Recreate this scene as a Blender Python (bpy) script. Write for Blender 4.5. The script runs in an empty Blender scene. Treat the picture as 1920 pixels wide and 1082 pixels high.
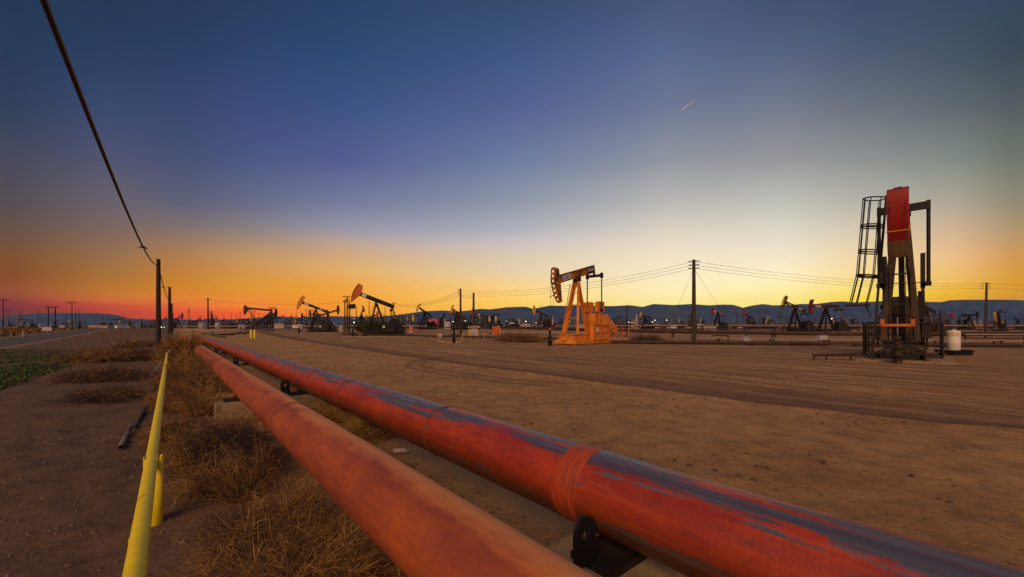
import bpy, math, random
import numpy as np
from mathutils import Vector, Matrix
R = math.radians
random.seed(7)
SC = bpy.context.scene
COL = SC.collection

# ------------------------------------------------------------------ camera
CAMH = 1.65; F = 760.0; HOR = 613.0
cam = bpy.data.cameras.new('camera'); camo = bpy.data.objects.new('camera', cam); COL.objects.link(camo)
camo.location = (0, 0, CAMH); camo.rotation_euler = (R(90), 0, 0)
cam.sensor_width = 36; cam.lens = F/1920*36; cam.shift_y = (HOR-541)/1920
cam.clip_start = 0.05; cam.clip_end = 30000
SC.camera = camo
SC.view_settings.view_transform = 'Standard'; SC.view_settings.look = 'None'
SC.view_settings.exposure = 0.0; SC.view_settings.gamma = 1.0
SC.cycles.max_bounces = 5; SC.cycles.diffuse_bounces = 3; SC.cycles.glossy_bounces = 2
SC.cycles.volume_bounces = 1; SC.cycles.use_denoising = True

# ------------------------------------------------------------------ sky
def lin(c):
    return tuple(((v/255)/12.92 if v/255 <= .04045 else (((v/255)+.055)/1.055)**2.4) for v in c)
SKY = {  # image column of the photograph -> (height above horizon row, colour as seen)
 20:  [(0,(36,56,84)),(100,(42,60,90)),(200,(52,65,92)),(300,(72,74,92)),(380,(86,78,84)),(430,(104,82,72)),(480,(126,82,50)),(520,(138,78,36)),(545,(150,80,32)),(562,(142,70,36)),(572,(130,56,42)),(582,(116,58,54)),(610,(90,60,75))],
 200: [(0,(38,57,86)),(100,(44,63,96)),(200,(57,72,107)),(300,(81,83,108)),(380,(102,94,102)),(430,(120,98,90)),(480,(146,106,72)),(520,(166,108,54)),(548,(184,110,42)),(563,(192,98,38)),(573,(184,76,46)),(584,(170,72,54)),(610,(110,70,75))],
 350: [(0,(40,59,90)),(100,(45,65,101)),(200,(57,72,111)),(300,(72,83,117)),(380,(96,98,118)),(430,(132,114,110)),(480,(178,128,80)),(510,(196,130,60)),(535,(208,132,48)),(562,(222,126,42)),(575,(226,108,36)),(586,(220,82,42)),(610,(190,80,75))],
 450: [(0,(42,62,95)),(100,(47,68,108)),(200,(60,76,121)),(300,(77,88,130)),(380,(104,107,132)),(430,(140,126,124)),(480,(192,146,96)),(510,(208,146,72)),(535,(220,148,56)),(560,(230,140,40)),(574,(238,126,34)),(586,(236,98,30)),(610,(200,85,70))],
 640: [(0,(42,67,101)),(100,(46,74,116)),(200,(60,83,132)),(300,(84,94,145)),(380,(118,124,156)),(430,(154,150,162)),(455,(188,162,144)),(480,(211,168,122)),(505,(226,174,104)),(535,(238,166,66)),(560,(240,156,44)),(580,(240,148,34)),(610,(230,120,40))],
 960: [(0,(52,76,110)),(100,(64,86,130)),(200,(82,98,146)),(300,(110,124,160)),(380,(144,152,168)),(430,(174,176,186)),(455,(202,191,190)),(480,(217,201,177)),(510,(232,208,166)),(535,(248,211,138)),(555,(253,208,112)),(570,(252,202,94)),(610,(240,180,60))],
 1250:[(0,(72,88,124)),(100,(88,104,142)),(200,(110,120,150)),(300,(145,150,160)),(380,(186,184,180)),(430,(218,208,192)),(480,(242,226,196)),(520,(250,234,194)),(550,(253,236,176)),(575,(252,232,130)),(610,(250,220,100))],
 1470:[(0,(66,82,112)),(100,(86,100,130)),(200,(115,122,140)),(300,(150,152,155)),(380,(192,192,184)),(430,(220,214,197)),(480,(243,230,200)),(520,(252,236,186)),(550,(253,233,158)),(575,(250,226,104)),(610,(245,210,70))],
 1620:[(0,(62,79,106)),(100,(78,92,116)),(200,(106,114,126)),(300,(142,146,146)),(380,(184,182,170)),(430,(214,202,178)),(480,(240,216,172)),(520,(249,220,150)),(545,(250,222,124)),(560,(247,215,90)),(610,(220,180,60))],
 1790:[(0,(58,76,98)),(100,(70,84,102)),(200,(95,105,112)),(300,(130,138,132)),(380,(174,165,148)),(430,(208,178,146)),(480,(234,188,134)),(520,(240,190,104)),(550,(234,180,60)),(562,(226,166,40)),(610,(200,140,40))],
 1900:[(0,(54,72,92)),(100,(62,76,90)),(200,(85,94,98)),(300,(115,122,112)),(380,(148,141,120)),(430,(180,152,112)),(480,(210,156,90)),(520,(220,158,62)),(550,(218,154,42)),(560,(210,145,36)),(610,(180,120,40))],
}
# the haze dims the low sky: what the haze takes away, the sky behind it gives (linear, same stops)
CORR = {20: [(-0.0018, -0.0014, 0.0), (-0.0031, -0.0031, -0.0025), (-0.004, -0.0034, -0.0052), (-0.0019, -0.002, -0.0026), (-0.0, -0.0022, -0.0072), (0.0031, -0.0024, -0.0083), (0.0161, -0.0024, -0.0219), (0.0284, -0.0099, -0.0465), (0.0774, -0.0027, -0.0777), (0.0728, -0.0212, -0.1044), (0.0654, -0.0353, -0.0988), (0.0305, -0.0224, -0.0696), (0.0351, -0.0258, -0.08)], 200: [(-0.0019, -0.0029, -0.0023), (-0.0022, -0.0016, 0.0), (-0.0015, 0.0019, 0.012), (0.0022, 0.0022, 0.0123), (0.0116, 0.0106, 0.0116), (0.0217, 0.0114, 0.0052), (0.0473, 0.0223, -0.0023), (0.0809, 0.0273, -0.0192), (0.1609, 0.0521, -0.0544), (0.2722, 0.0386, -0.0921), (0.2644, -0.0055, -0.0727), (0.1923, -0.0053, -0.0583), (0.2212, -0.0061, -0.067)], 350: [(-0.002, -0.003, 0.0), (-0.0023, -0.0017, 0.0), (-0.0015, -0.0019, 0.0), (-0.0019, -0.0023, -0.0), (0.0, 0.0, 0.0035), (0.0082, 0.0068, 0.0), (0.0363, 0.0119, -0.007), (0.0702, 0.0167, -0.0203), (0.1184, 0.0312, -0.0292), (0.25, 0.0505, -0.0623), (0.2358, 0.023, -0.0791), (0.2438, -0.0087, -0.0665), (0.2804, -0.01, -0.0764)], 450: [(-0.001, -0.0016, 0.0), (-0.0012, -0.0018, 0.0), (-0.0015, -0.002, -0.0), (-0.0021, -0.0024, 0.0039), (-0.0, 0.0, 0.004), (0.0044, 0.0077, 0.0038), (0.0467, 0.0235, -0.0029), (0.0832, 0.0289, -0.0108), (0.1175, 0.0407, -0.024), (0.2099, 0.051, -0.0636), (0.2781, 0.0543, -0.0721), (0.2658, 0.0067, -0.0691), (0.3057, 0.0077, -0.0794)], 640: [(-0.001, -0.0017, 0.0), (-0.0023, -0.0019, 0.0), (-0.0015, 0.0, 0.0039), (-0.0023, -0.0026, 0.0044), (0.0035, 0.0037, 0.0099), (0.0098, 0.0142, 0.0259), (0.0381, 0.0262, 0.0091), (0.0524, 0.0224, 0.0038), (0.0832, 0.0415, -0.0), (0.1187, 0.0405, -0.021), (0.2442, 0.0736, -0.0469), (0.2161, 0.0692, -0.0614), (0.2485, 0.0796, -0.0706)], 960: [(-0.0013, -0.002, -0.0031), (-0.0016, -0.0, 0.0038), (0.0, 0.0, 0.0044), (0.0, 0.0036, 0.01), (0.0089, 0.0095, 0.0108), (0.0171, 0.0231, 0.0248), (0.0555, 0.0387, 0.0384), (0.0616, 0.0488, 0.0297), (0.0769, 0.0592, 0.0389), (0.1249, 0.0859, 0.0138), (0.2257, 0.1345, 0.015), (0.2394, 0.1403, -0.0128), (0.2753, 0.1613, -0.0147)], 1250: [(0.0, -0.0024, 0.0), (0.0, 0.0029, 0.0043), (0.0031, 0.0035, 0.0046), (0.0044, 0.0046, 0.005), (0.0246, 0.0242, 0.0177), (0.0533, 0.0431, 0.0324), (0.0891, 0.065, 0.0475), (0.1335, 0.1143, 0.069), (0.2142, 0.1781, 0.0775), (0.2463, 0.2048, 0.0891), (0.2463, 0.2048, 0.0891)], 1470: [(-0.0017, -0.0022, 0.0), (-0.0, 0.0, 0.0038), (0.0033, 0.0035, 0.0042), (0.0093, 0.0047, 0.0049), (0.0321, 0.0321, 0.0244), (0.0544, 0.0525, 0.0404), (0.0902, 0.0755, 0.0562), (0.2236, 0.1876, 0.1174), (0.2493, 0.1865, 0.0401), (0.2867, 0.2145, 0.0461), (0.2867, 0.2145, 0.0461)], 1620: [(-0.0016, -0.0021, 0.0), (-0.0021, -0.0025, 0.0), (0.003, 0.0033, 0.0), (0.0087, 0.009, 0.0045), (0.0122, 0.0061, -0.0), (0.0528, 0.0279, 0.0059), (0.0986, 0.047, -0.0001), (0.1367, 0.0834, -0.0213), (0.2257, 0.1503, -0.0314), (0.309, 0.1787, -0.0643), (0.3554, 0.2055, -0.0739)], 1790: [(-0.0015, -0.002, -0.0027), (-0.0018, -0.0023, -0.0029), (0.0, 0.0, 0.0), (0.0078, 0.0084, 0.004), (0.0286, 0.0214, 0.0187), (0.0586, 0.036, 0.0188), (0.1138, 0.0595, 0.0217), (0.1601, 0.0841, -0.0), (0.2534, 0.1255, -0.0422), (0.2914, 0.1443, -0.0486), (0.2914, 0.1443, -0.0486)], 1900: [(-0.0027, -0.0019, -0.0025), (-0.0048, -0.0061, -0.0075), (-0.0023, -0.0026, -0.0056), (-0.0034, -0.0037, -0.0066), (0.0047, 0.0, -0.0037), (0.0184, 0.0098, -0.0069), (0.077, 0.0159, -0.0167), (0.1277, 0.0338, -0.0333), (0.1893, 0.0701, -0.0705), (0.2177, 0.0806, -0.081), (0.2177, 0.0806, -0.081)]}#C
w = bpy.data.worlds.new('World'); SC.world = w; w.use_nodes = True
nt = w.node_tree; nt.nodes.clear(); N = nt.nodes.new; L = nt.links.new
def math_node(t, op, a=None, b=None):
    n = t.nodes.new('ShaderNodeMath'); n.operation = op
    for i, v in enumerate((a, b)):
        if v is None: continue
        if isinstance(v, (int, float)): n.inputs[i].default_value = v
        else: t.links.new(v, n.inputs[i])
    return n.outputs[0]
tc = N('ShaderNodeTexCoord'); sp = N('ShaderNodeSeparateXYZ'); L(tc.outputs['Generated'], sp.inputs[0])
az = math_node(nt, 'ARCTAN2', sp.outputs[0], sp.outputs[1])
el = math_node(nt, 'MULTIPLY', math_node(nt, 'ARCSINE', sp.outputs[2]), 2/math.pi)
def ramp(stops):
    r = N('ShaderNodeValToRGB'); cr = r.color_ramp
    stops = sorted(stops)
    cr.elements[0].position = stops[0][0]; cr.elements[0].color = (*stops[0][1], 1)
    cr.elements[1].position = stops[-1][0]; cr.elements[1].color = (*stops[-1][1], 1)
    for p, c in stops[1:-1]:
        e = cr.elements.new(p); e.color = (*c, 1)
    L(el, r.inputs[0]); return r.outputs[0]
cols = []
for x in sorted(SKY):
    a = math.atan((x-960)/F)
    st = [(math.atan((HOR-y)/F*math.cos(a))/(math.pi/2), tuple(max(0, v+k) for v, k in zip(lin(c), CORR[x][i] if x in CORR else (0,0,0)))) for i, (y, c) in enumerate(SKY[x])]
    st += [(0.62, lin((46, 64, 100))), (1.0, lin((40, 58, 96)))]
    cols.append((a, ramp(st)))
back = [(0.0, lin((150,110,105))), (.08, lin((175,130,120))), (.2, lin((150,125,140))), (.45, lin((95,105,140))), (1.0, lin((40,58,96)))]
bk = ramp(back)
cols = [(R(-115), bk)] + cols + [(R(115), bk)]
cur = cols[0][1]
for (a0, _), (a1, c1) in zip(cols[:-1], cols[1:]):
    m = N('ShaderNodeMapRange'); m.inputs[1].default_value = a0; m.inputs[2].default_value = a1; L(az, m.inputs[0])
    mx = N('ShaderNodeMix'); mx.data_type = 'RGBA'; L(m.outputs[0], mx.inputs[0]); L(cur, mx.inputs[6]); L(c1, mx.inputs[7])
    cur = mx.outputs[2]
bg = N('ShaderNodeBackground'); L(cur, bg.inputs[0]); bg.inputs[1].default_value = 1.0
wo = N('ShaderNodeOutputWorld'); L(bg.outputs[0], wo.inputs[0])

# ------------------------------------------------------------------ sun: warm fill added from behind the camera, very soft
sun = bpy.data.lights.new('sun', 'SUN'); suno = bpy.data.objects.new('sun', sun); COL.objects.link(suno)
sun.energy = 1.9; sun.angle = R(35); sun.color = (1.0, .62, .28)
sd = Vector((.28, .82, -.50)).normalized()          # direction the light travels
suno.rotation_euler = sd.to_track_quat('-Z', 'Y').to_euler(); suno.location = (0, -20, 30)

# ------------------------------------------------------------------ numeric helpers
_rs = np.random.RandomState(3); _lat = _rs.rand(256, 256)
def vnoise(x, y):
    x = np.asarray(x, float); y = np.asarray(y, float)
    xi = np.floor(x).astype(int); yi = np.floor(y).astype(int); fx = x-xi; fy = y-yi
    fx = fx*fx*(3-2*fx); fy = fy*fy*(3-2*fy)
    a = _lat[xi % 256, yi % 256]; b = _lat[(xi+1) % 256, yi % 256]; c = _lat[xi % 256, (yi+1) % 256]; d = _lat[(xi+1) % 256, (yi+1) % 256]
    return (a*(1-fx)+b*fx)*(1-fy)+(c*(1-fx)+d*fx)*fy-.5
DX, DY = -.6436, .7654
def US(u, s, z=0.0): return Vector((u*DY+s*DX, -u*DX+s*DY, z))
TRACK = np.array([(14,-1.0),(8.3,6.6),(5.3,9.15),(.78,14.75),(-5,21.6),(-13.5,33),(-30,55),(-60,96)])
def track_dist(x, y):
    best = np.full(np.shape(x), 1e9)
    for (x0, y0), (x1, y1) in zip(TRACK[:-1], TRACK[1:]):
        dx, dy = x1-x0, y1-y0; ll = math.hypot(dx, dy)
        t = np.clip(((x-x0)*dx+(y-y0)*dy)/ll**2, 0, 1)
        d = np.hypot(x-(x0+t*dx), y-(y0+t*dy))
        s = np.sign((x-x0)*dy-(y-y0)*dx)
        best = np.where(d < np.abs(best), d*np.where(s == 0, 1, s), best)
    return best                                     # + on the right-hand (far) side
def ground_z(x, y):
    x = np.asarray(x, float); y = np.asarray(y, float)
    r = np.hypot(x, y); t = np.clip((y-40)/100, 0, 1); z = .9*t*t*(3-2*t)
    u = x*DY-y*DX; near = np.exp(-r/45)
    s = x*DX+y*DY
    z = z+near*(.10*vnoise(x*.3+5, y*.3)+.05*vnoise(x*1.1, y*1.1+9)+.022*vnoise(x*3.7, y*3.7))
    left = np.clip((.6-u)/2.0, 0, 1)*np.exp(-r/30)
    z = z+left*(.10*vnoise(s*.9+20, u*1.7)+.06*vnoise(s*2.3, u*4.1+7)+.03*vnoise(x*6, y*6))
    z = z+np.exp(-r/6)*.012*vnoise(x*13, y*13)
    td = track_dist(x, y)+.35*vnoise(x*.5, y*.5+40)
    z = z+np.exp(-r/60)*(.045*np.exp(-((td+.28)/.22)**2)-.05*np.exp(-(td/.16)**2))
    return z
def gz(x, y): return float(ground_z(np.array([x]), np.array([y]))[0])
def at(px, Y, z=None):          # where something in the photograph stands, given its distance
    X = (px-960)/F*Y
    return Vector((X, Y, gz(X, Y) if z is None else z))
def hz(py, Y): return CAMH+(HOR-py)/F*Y

# ------------------------------------------------------------------ materials
MATS = {}
def pmat(name, color, rough=.7, metal=0.0, var=.25, scale=6.0, bump=.0, second=None, mask=(.5,.62), emit=None, spec=None, stretch=None, vs2=None):
    if name in MATS: return MATS[name]
    m = bpy.data.materials.new(name); m.use_nodes = True; t = m.node_tree; b = t.nodes['Principled BSDF']
    b.inputs['Roughness'].default_value = rough; b.inputs['Metallic'].default_value = metal
    if spec is not None: b.inputs['Specular IOR Level'].default_value = spec
    tcn = t.nodes.new('ShaderNodeTexCoord'); vec = tcn.outputs['Object']
    if stretch:
        mp = t.nodes.new('ShaderNodeMapping'); mp.inputs['Scale'].default_value = stretch; t.links.new(vec, mp.inputs[0]); vec = mp.outputs[0]
    n = t.nodes.new('ShaderNodeTexNoise'); n.inputs['Scale'].default_value = scale; n.inputs['Detail'].default_value = 6; t.links.new(vec, n.inputs['Vector'])
    r = t.nodes.new('ShaderNodeValToRGB'); cr = r.color_ramp
    c = color; cr.elements[0].position = .3; cr.elements[1].position = .7
    cr.elements[0].color = (*[max(0, v*(1-var)) for v in c], 1); cr.elements[1].color = (*[min(1, v*(1+var)) for v in c], 1)
    t.links.new(n.outputs[0], r.inputs[0]); out = r.outputs[0]
    if second:
        n2 = t.nodes.new('ShaderNodeTexNoise'); n2.inputs['Scale'].default_value = vs2 or scale*.6; n2.inputs['Detail'].default_value = 8; n2.inputs['Roughness'].default_value = .65
        t.links.new(vec, n2.inputs['Vector'])
        mr = t.nodes.new('ShaderNodeMapRange'); mr.inputs[1].default_value = mask[0]; mr.inputs[2].default_value = mask[1]; t.links.new(n2.outputs[0], mr.inputs[0])
        mx = t.nodes.new('ShaderNodeMix'); mx.data_type = 'RGBA'; t.links.new(mr.outputs[0], mx.inputs[0]); t.links.new(out, mx.inputs[6]); mx.inputs[7].default_value = (*second, 1)
        out = mx.outputs[2]
    t.links.new(out, b.inputs['Base Color'])
    if bump:
        bn = t.nodes.new('ShaderNodeBump'); bn.inputs['Strength'].default_value = 1; bn.inputs['Distance'].default_value = bump
        t.links.new(n.outputs[0], bn.inputs['Height']); t.links.new(bn.outputs[0], b.inputs['Normal'])
    if emit:
        b.inputs['Emission Color'].default_value = (*emit[0], 1); b.inputs['Emission Strength'].default_value = emit[1]
    MATS[name] = m; return m
M = dict(
 orange=pmat('orange_paint', (.74,.245,.026), .45, second=(.22,.07,.02), mask=(.56,.70), scale=2.2),
 orange_dark=pmat('orange_worn', (.50,.165,.022), .6, second=(.06,.025,.015), mask=(.44,.60), scale=2.2),
 black=pmat('black_steel', (.007,.006,.008), .65, second=(.022,.012,.009), mask=(.58,.7), scale=3),
 dark=pmat('dark_steel', (.014,.010,.009), .65, second=(.04,.018,.010), mask=(.55,.7), scale=4),
 brown=pmat('rust_brown_steel', (.038,.018,.011), .7, second=(.10,.045,.018), mask=(.5,.7), scale=4),
 dark_red=pmat('dark_red_paint', (.17,.010,.008), .5, second=(.07,.01,.01), mask=(.5,.7), scale=2),
 head_brown=pmat('old_yellow_head', (.20,.095,.02), .55, second=(.05,.02,.01), mask=(.46,.6), scale=2),
 head_orange=pmat('head_orange', (.60,.14,.025), .5, second=(.30,.06,.02), mask=(.58,.72), scale=2),
 red=pmat('red_paint', (.29,.009,.007), .45, second=(.22,.02,.012), mask=(.55,.72), scale=1.6, var=.15),
 tan=pmat('tan_primer', (.20,.12,.06), .7, scale=3),
 yellow=pmat('yellow_paint', (.86,.66,.004), .5, second=(.42,.26,.03), mask=(.64,.70), scale=9, var=.08),
 yellow_head=pmat('yellow_head', (.66,.36,.03), .5, second=(.25,.12,.03), mask=(.58,.7), scale=3),
 white=pmat('white_plastic', (.72,.66,.68), .5, var=.06),
 lilac=pmat('grey_panel', (.42,.38,.45), .5, var=.1),
 pink=pmat('pink_red_tank', (.62,.09,.10), .5, second=(.6,.3,.3), mask=(.55,.7), scale=2),
 galv=pmat('galvanised', (.30,.29,.30), .5, metal=.3, var=.2),
 concrete=pmat('concrete', (.36,.27,.16), .9, var=.25, scale=9, bump=.004, second=(.13,.09,.06), mask=(.55,.75)),
 wood=pmat('weathered_wood_pole', (.055,.033,.022), .85, var=.4, scale=3, stretch=(6,6,.6), bump=.01),
 wood_dark=pmat('dark_wood_pole', (.03,.02,.018), .85, var=.3, scale=3),
 cable=pmat('cable_rubber', (.012,.009,.012), .5),
 wire=pmat('wire', (.05,.035,.03), .5),
 green=pmat('dark_green_paint', (.01,.08,.05), .5),
 pale=pmat('pale_pipe', (.36,.26,.22), .6, scale=2),
 farpole=pmat('far_pole', (.07,.045,.04), .9),
 asphalt=pmat('asphalt', (.082,.064,.055), .9, var=.25, scale=1.5),
 golden=pmat('dry_golden', (.34,.175,.04), .9, var=.4, scale=3),
 straw=pmat('dry_straw', (.50,.30,.09), .9, var=.3, scale=3),
 twig=pmat('dry_twig', (.11,.058,.035), .9, var=.4, scale=3),
 twig_dark=pmat('dark_twig', (.055,.035,.035), .9, var=.4, scale=3),
 leaf=pmat('weed_green', (.05,.135,.014), .8, var=.5, scale=1.2),
 leaf_dark=pmat('weed_dark_green', (.026,.065,.014), .8, var=.5, scale=1.2),
 olive=pmat('olive_bush', (.09,.065,.02), .9, var=.5, scale=2),
 stone=pmat('stone', (.17,.11,.075), .9, var=.4, scale=30),
 paper=pmat('crumpled_sheet', (.45,.36,.38), .8, var=.2, scale=20),
 lamp_w=pmat('lamp_white', (.9,.9,.8), .5, emit=((1,.93,.75), 5)),
 lamp_o=pmat('lamp_orange', (.9,.6,.3), .5, emit=((1,.55,.15), 5)),
 lamp_g=pmat('lamp_green', (.2,.8,.4), .5, emit=((.05,.55,.25), 2)),
 contrail=pmat('contrail_ice', (.95,.75,.72), .9, var=.05),
)

# ------------------------------------------------------------------ mesh builder
class MB:
    def __init__(s): s.v = []; s.f = []; s.mi = []; s.cur = 0; s.smooth = []
    def add(s, vs, fs, sm=False):
        o = len(s.v); s.v += [tuple(v) for v in vs]; s.f += [tuple(i+o for i in f) for f in fs]
        s.mi += [s.cur]*len(fs); s.smooth += [sm]*len(fs); return s
    def box(s, c, d, rz=0, mt=None):
        c = Vector(c); hx, hy, hz_ = d[0]/2, d[1]/2, d[2]/2
        m = Matrix.Rotation(rz, 3, 'Z') if mt is None else mt
        vs = [c+m@Vector((x*hx, y*hy, z*hz_)) for x in (-1,1) for y in (-1,1) for z in (-1,1)]
        return s.add(vs, [(0,1,3,2),(4,6,7,5),(0,4,5,1),(2,3,7,6),(0,2,6,4),(1,5,7,3)])
    def bar(s, a, b, wy, wz):      # rectangular member from a to b
        a = Vector(a); b = Vector(b); d = (b-a).normalized()
        up = Vector((0,0,1)) if abs(d.z) < .95 else Vector((1,0,0))
        y = up.cross(d).normalized(); z = d.cross(y)
        vs = [p+y*(i*wy/2)+z*(j*wz/2) for p in (a, b) for i, j in ((-1,-1),(1,-1),(1,1),(-1,1))]
        return s.add(vs, [(0,3,2,1),(4,5,6,7),(0,1,5,4),(1,2,6,5),(2,3,7,6),(3,0,4,7)])
    def ibeam(s, a, b, w, h, t=.03):
        a = Vector(a); b = Vector(b); d = (b-a).normalized(); y = Vector((0,0,1)).cross(d).normalized(); z = d.cross(y)
        s.bar(a, b, t, h-2*t-.004); s.bar(a+z*(h/2-t/2), b+z*(h/2-t/2), w, t); s.bar(a-z*(h/2-t/2), b-z*(h/2-t/2), w, t); return s
    def tube(s, pts, r, n=10, cap=True, sm=True):
        pts = [Vector(p) for p in pts]; k = len(pts)
        rr = r if isinstance(r, (list, tuple)) else [r]*k
        o = []; d0 = (pts[1]-pts[0]).normalized()
        ref = Vector((0,0,1)) if abs(d0.z) < .9 else Vector((1,0,0))
        y = ref.cross(d0).normalized()
        vs = []
        for i, p in enumerate(pts):
            d = (pts[min(i+1,k-1)]-pts[max(i-1,0)]).normalized()
            y = (y-d*y.dot(d)).normalized(); z = d.cross(y)
            for j in range(n):
                a = 2*math.pi*j/n; vs.append(p+y*(rr[i]*math.cos(a))+z*(rr[i]*math.sin(a)))
        fs = [(i*n+j, i*n+(j+1)%n, (i+1)*n+(j+1)%n, (i+1)*n+j) for i in range(k-1) for j in range(n)]
        s.add(vs, fs, sm)
        if cap:
            s.add(vs[:n], [tuple(range(n-1,-1,-1))]); s.add(vs[-n:], [tuple(range(n))])
        return s
    def lathe(s, c, prof, n=16, sm=True):          # prof [(r,z)] about vertical axis
        c = Vector(c); vs = [c+Vector((r*math.cos(2*math.pi*j/n), r*math.sin(2*math.pi*j/n), z)) for r, z in prof for j in range(n)]
        k = len(prof)
        s.add(vs, [(i*n+j, i*n+(j+1)%n, (i+1)*n+(j+1)%n, (i+1)*n+j) for i in range(k-1) for j in range(n)], sm)
        s.add(vs[:n], [tuple(range(n-1,-1,-1))]); s.add(vs[-n:], [tuple(range(n))]); return s
    def prism(s, poly, y0, y1, fr=None):           # outline in (x,z), extruded along y; fr maps to local frame
        g = fr or (lambda x, y, z: Vector((x, y, z)))
        n = len(poly); vs = [g(x, y0, z) for x, z in poly]+[g(x, y1, z) for x, z in poly]
        return s.add(vs, [tuple(range(n)), tuple(range(2*n-1, n-1, -1))]+[(i, i+n, (i+1)%n+n, (i+1)%n) for i in range(n)])
    def build(s, name, mats, parent=None, loc=None, rz=0.0):
        me = bpy.data.meshes.new(name); me.from_pydata(s.v, [], s.f)
        for m in (mats if isinstance(mats, (list, tuple)) else [mats]): me.materials.append(m)
        me.polygons.foreach_set('material_index', s.mi); me.polygons.foreach_set('use_smooth', s.smooth); me.update()
        o = bpy.data.objects.new(name, me); COL.objects.link(o)
        if parent is not None: o.parent = parent
        if loc is not None: o.location = loc
        if rz: o.rotation_euler = (0, 0, rz)
        return o
def tag(o, label=None, cat=None, group=None, kind=None):
    if label: o['label'] = label
    if cat: o['category'] = cat
    if group: o['group'] = group
    if kind: o['kind'] = kind
    return o
def empty(name, loc, rz=0.0, label=None, cat=None, group=None):
    o = bpy.data.objects.new(name, None); COL.objects.link(o); o.location = loc; o.rotation_euler = (0, 0, rz); o.empty_display_size = .3
    return tag(o, label, cat, group)
def copy_tree(o, parent=None):
    c = o.copy(); COL.objects.link(c)
    if parent is not None: c.parent = parent
    for ch in [k for k in bpy.data.objects if k.parent == o]: copy_tree(ch, c)
    return c

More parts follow.
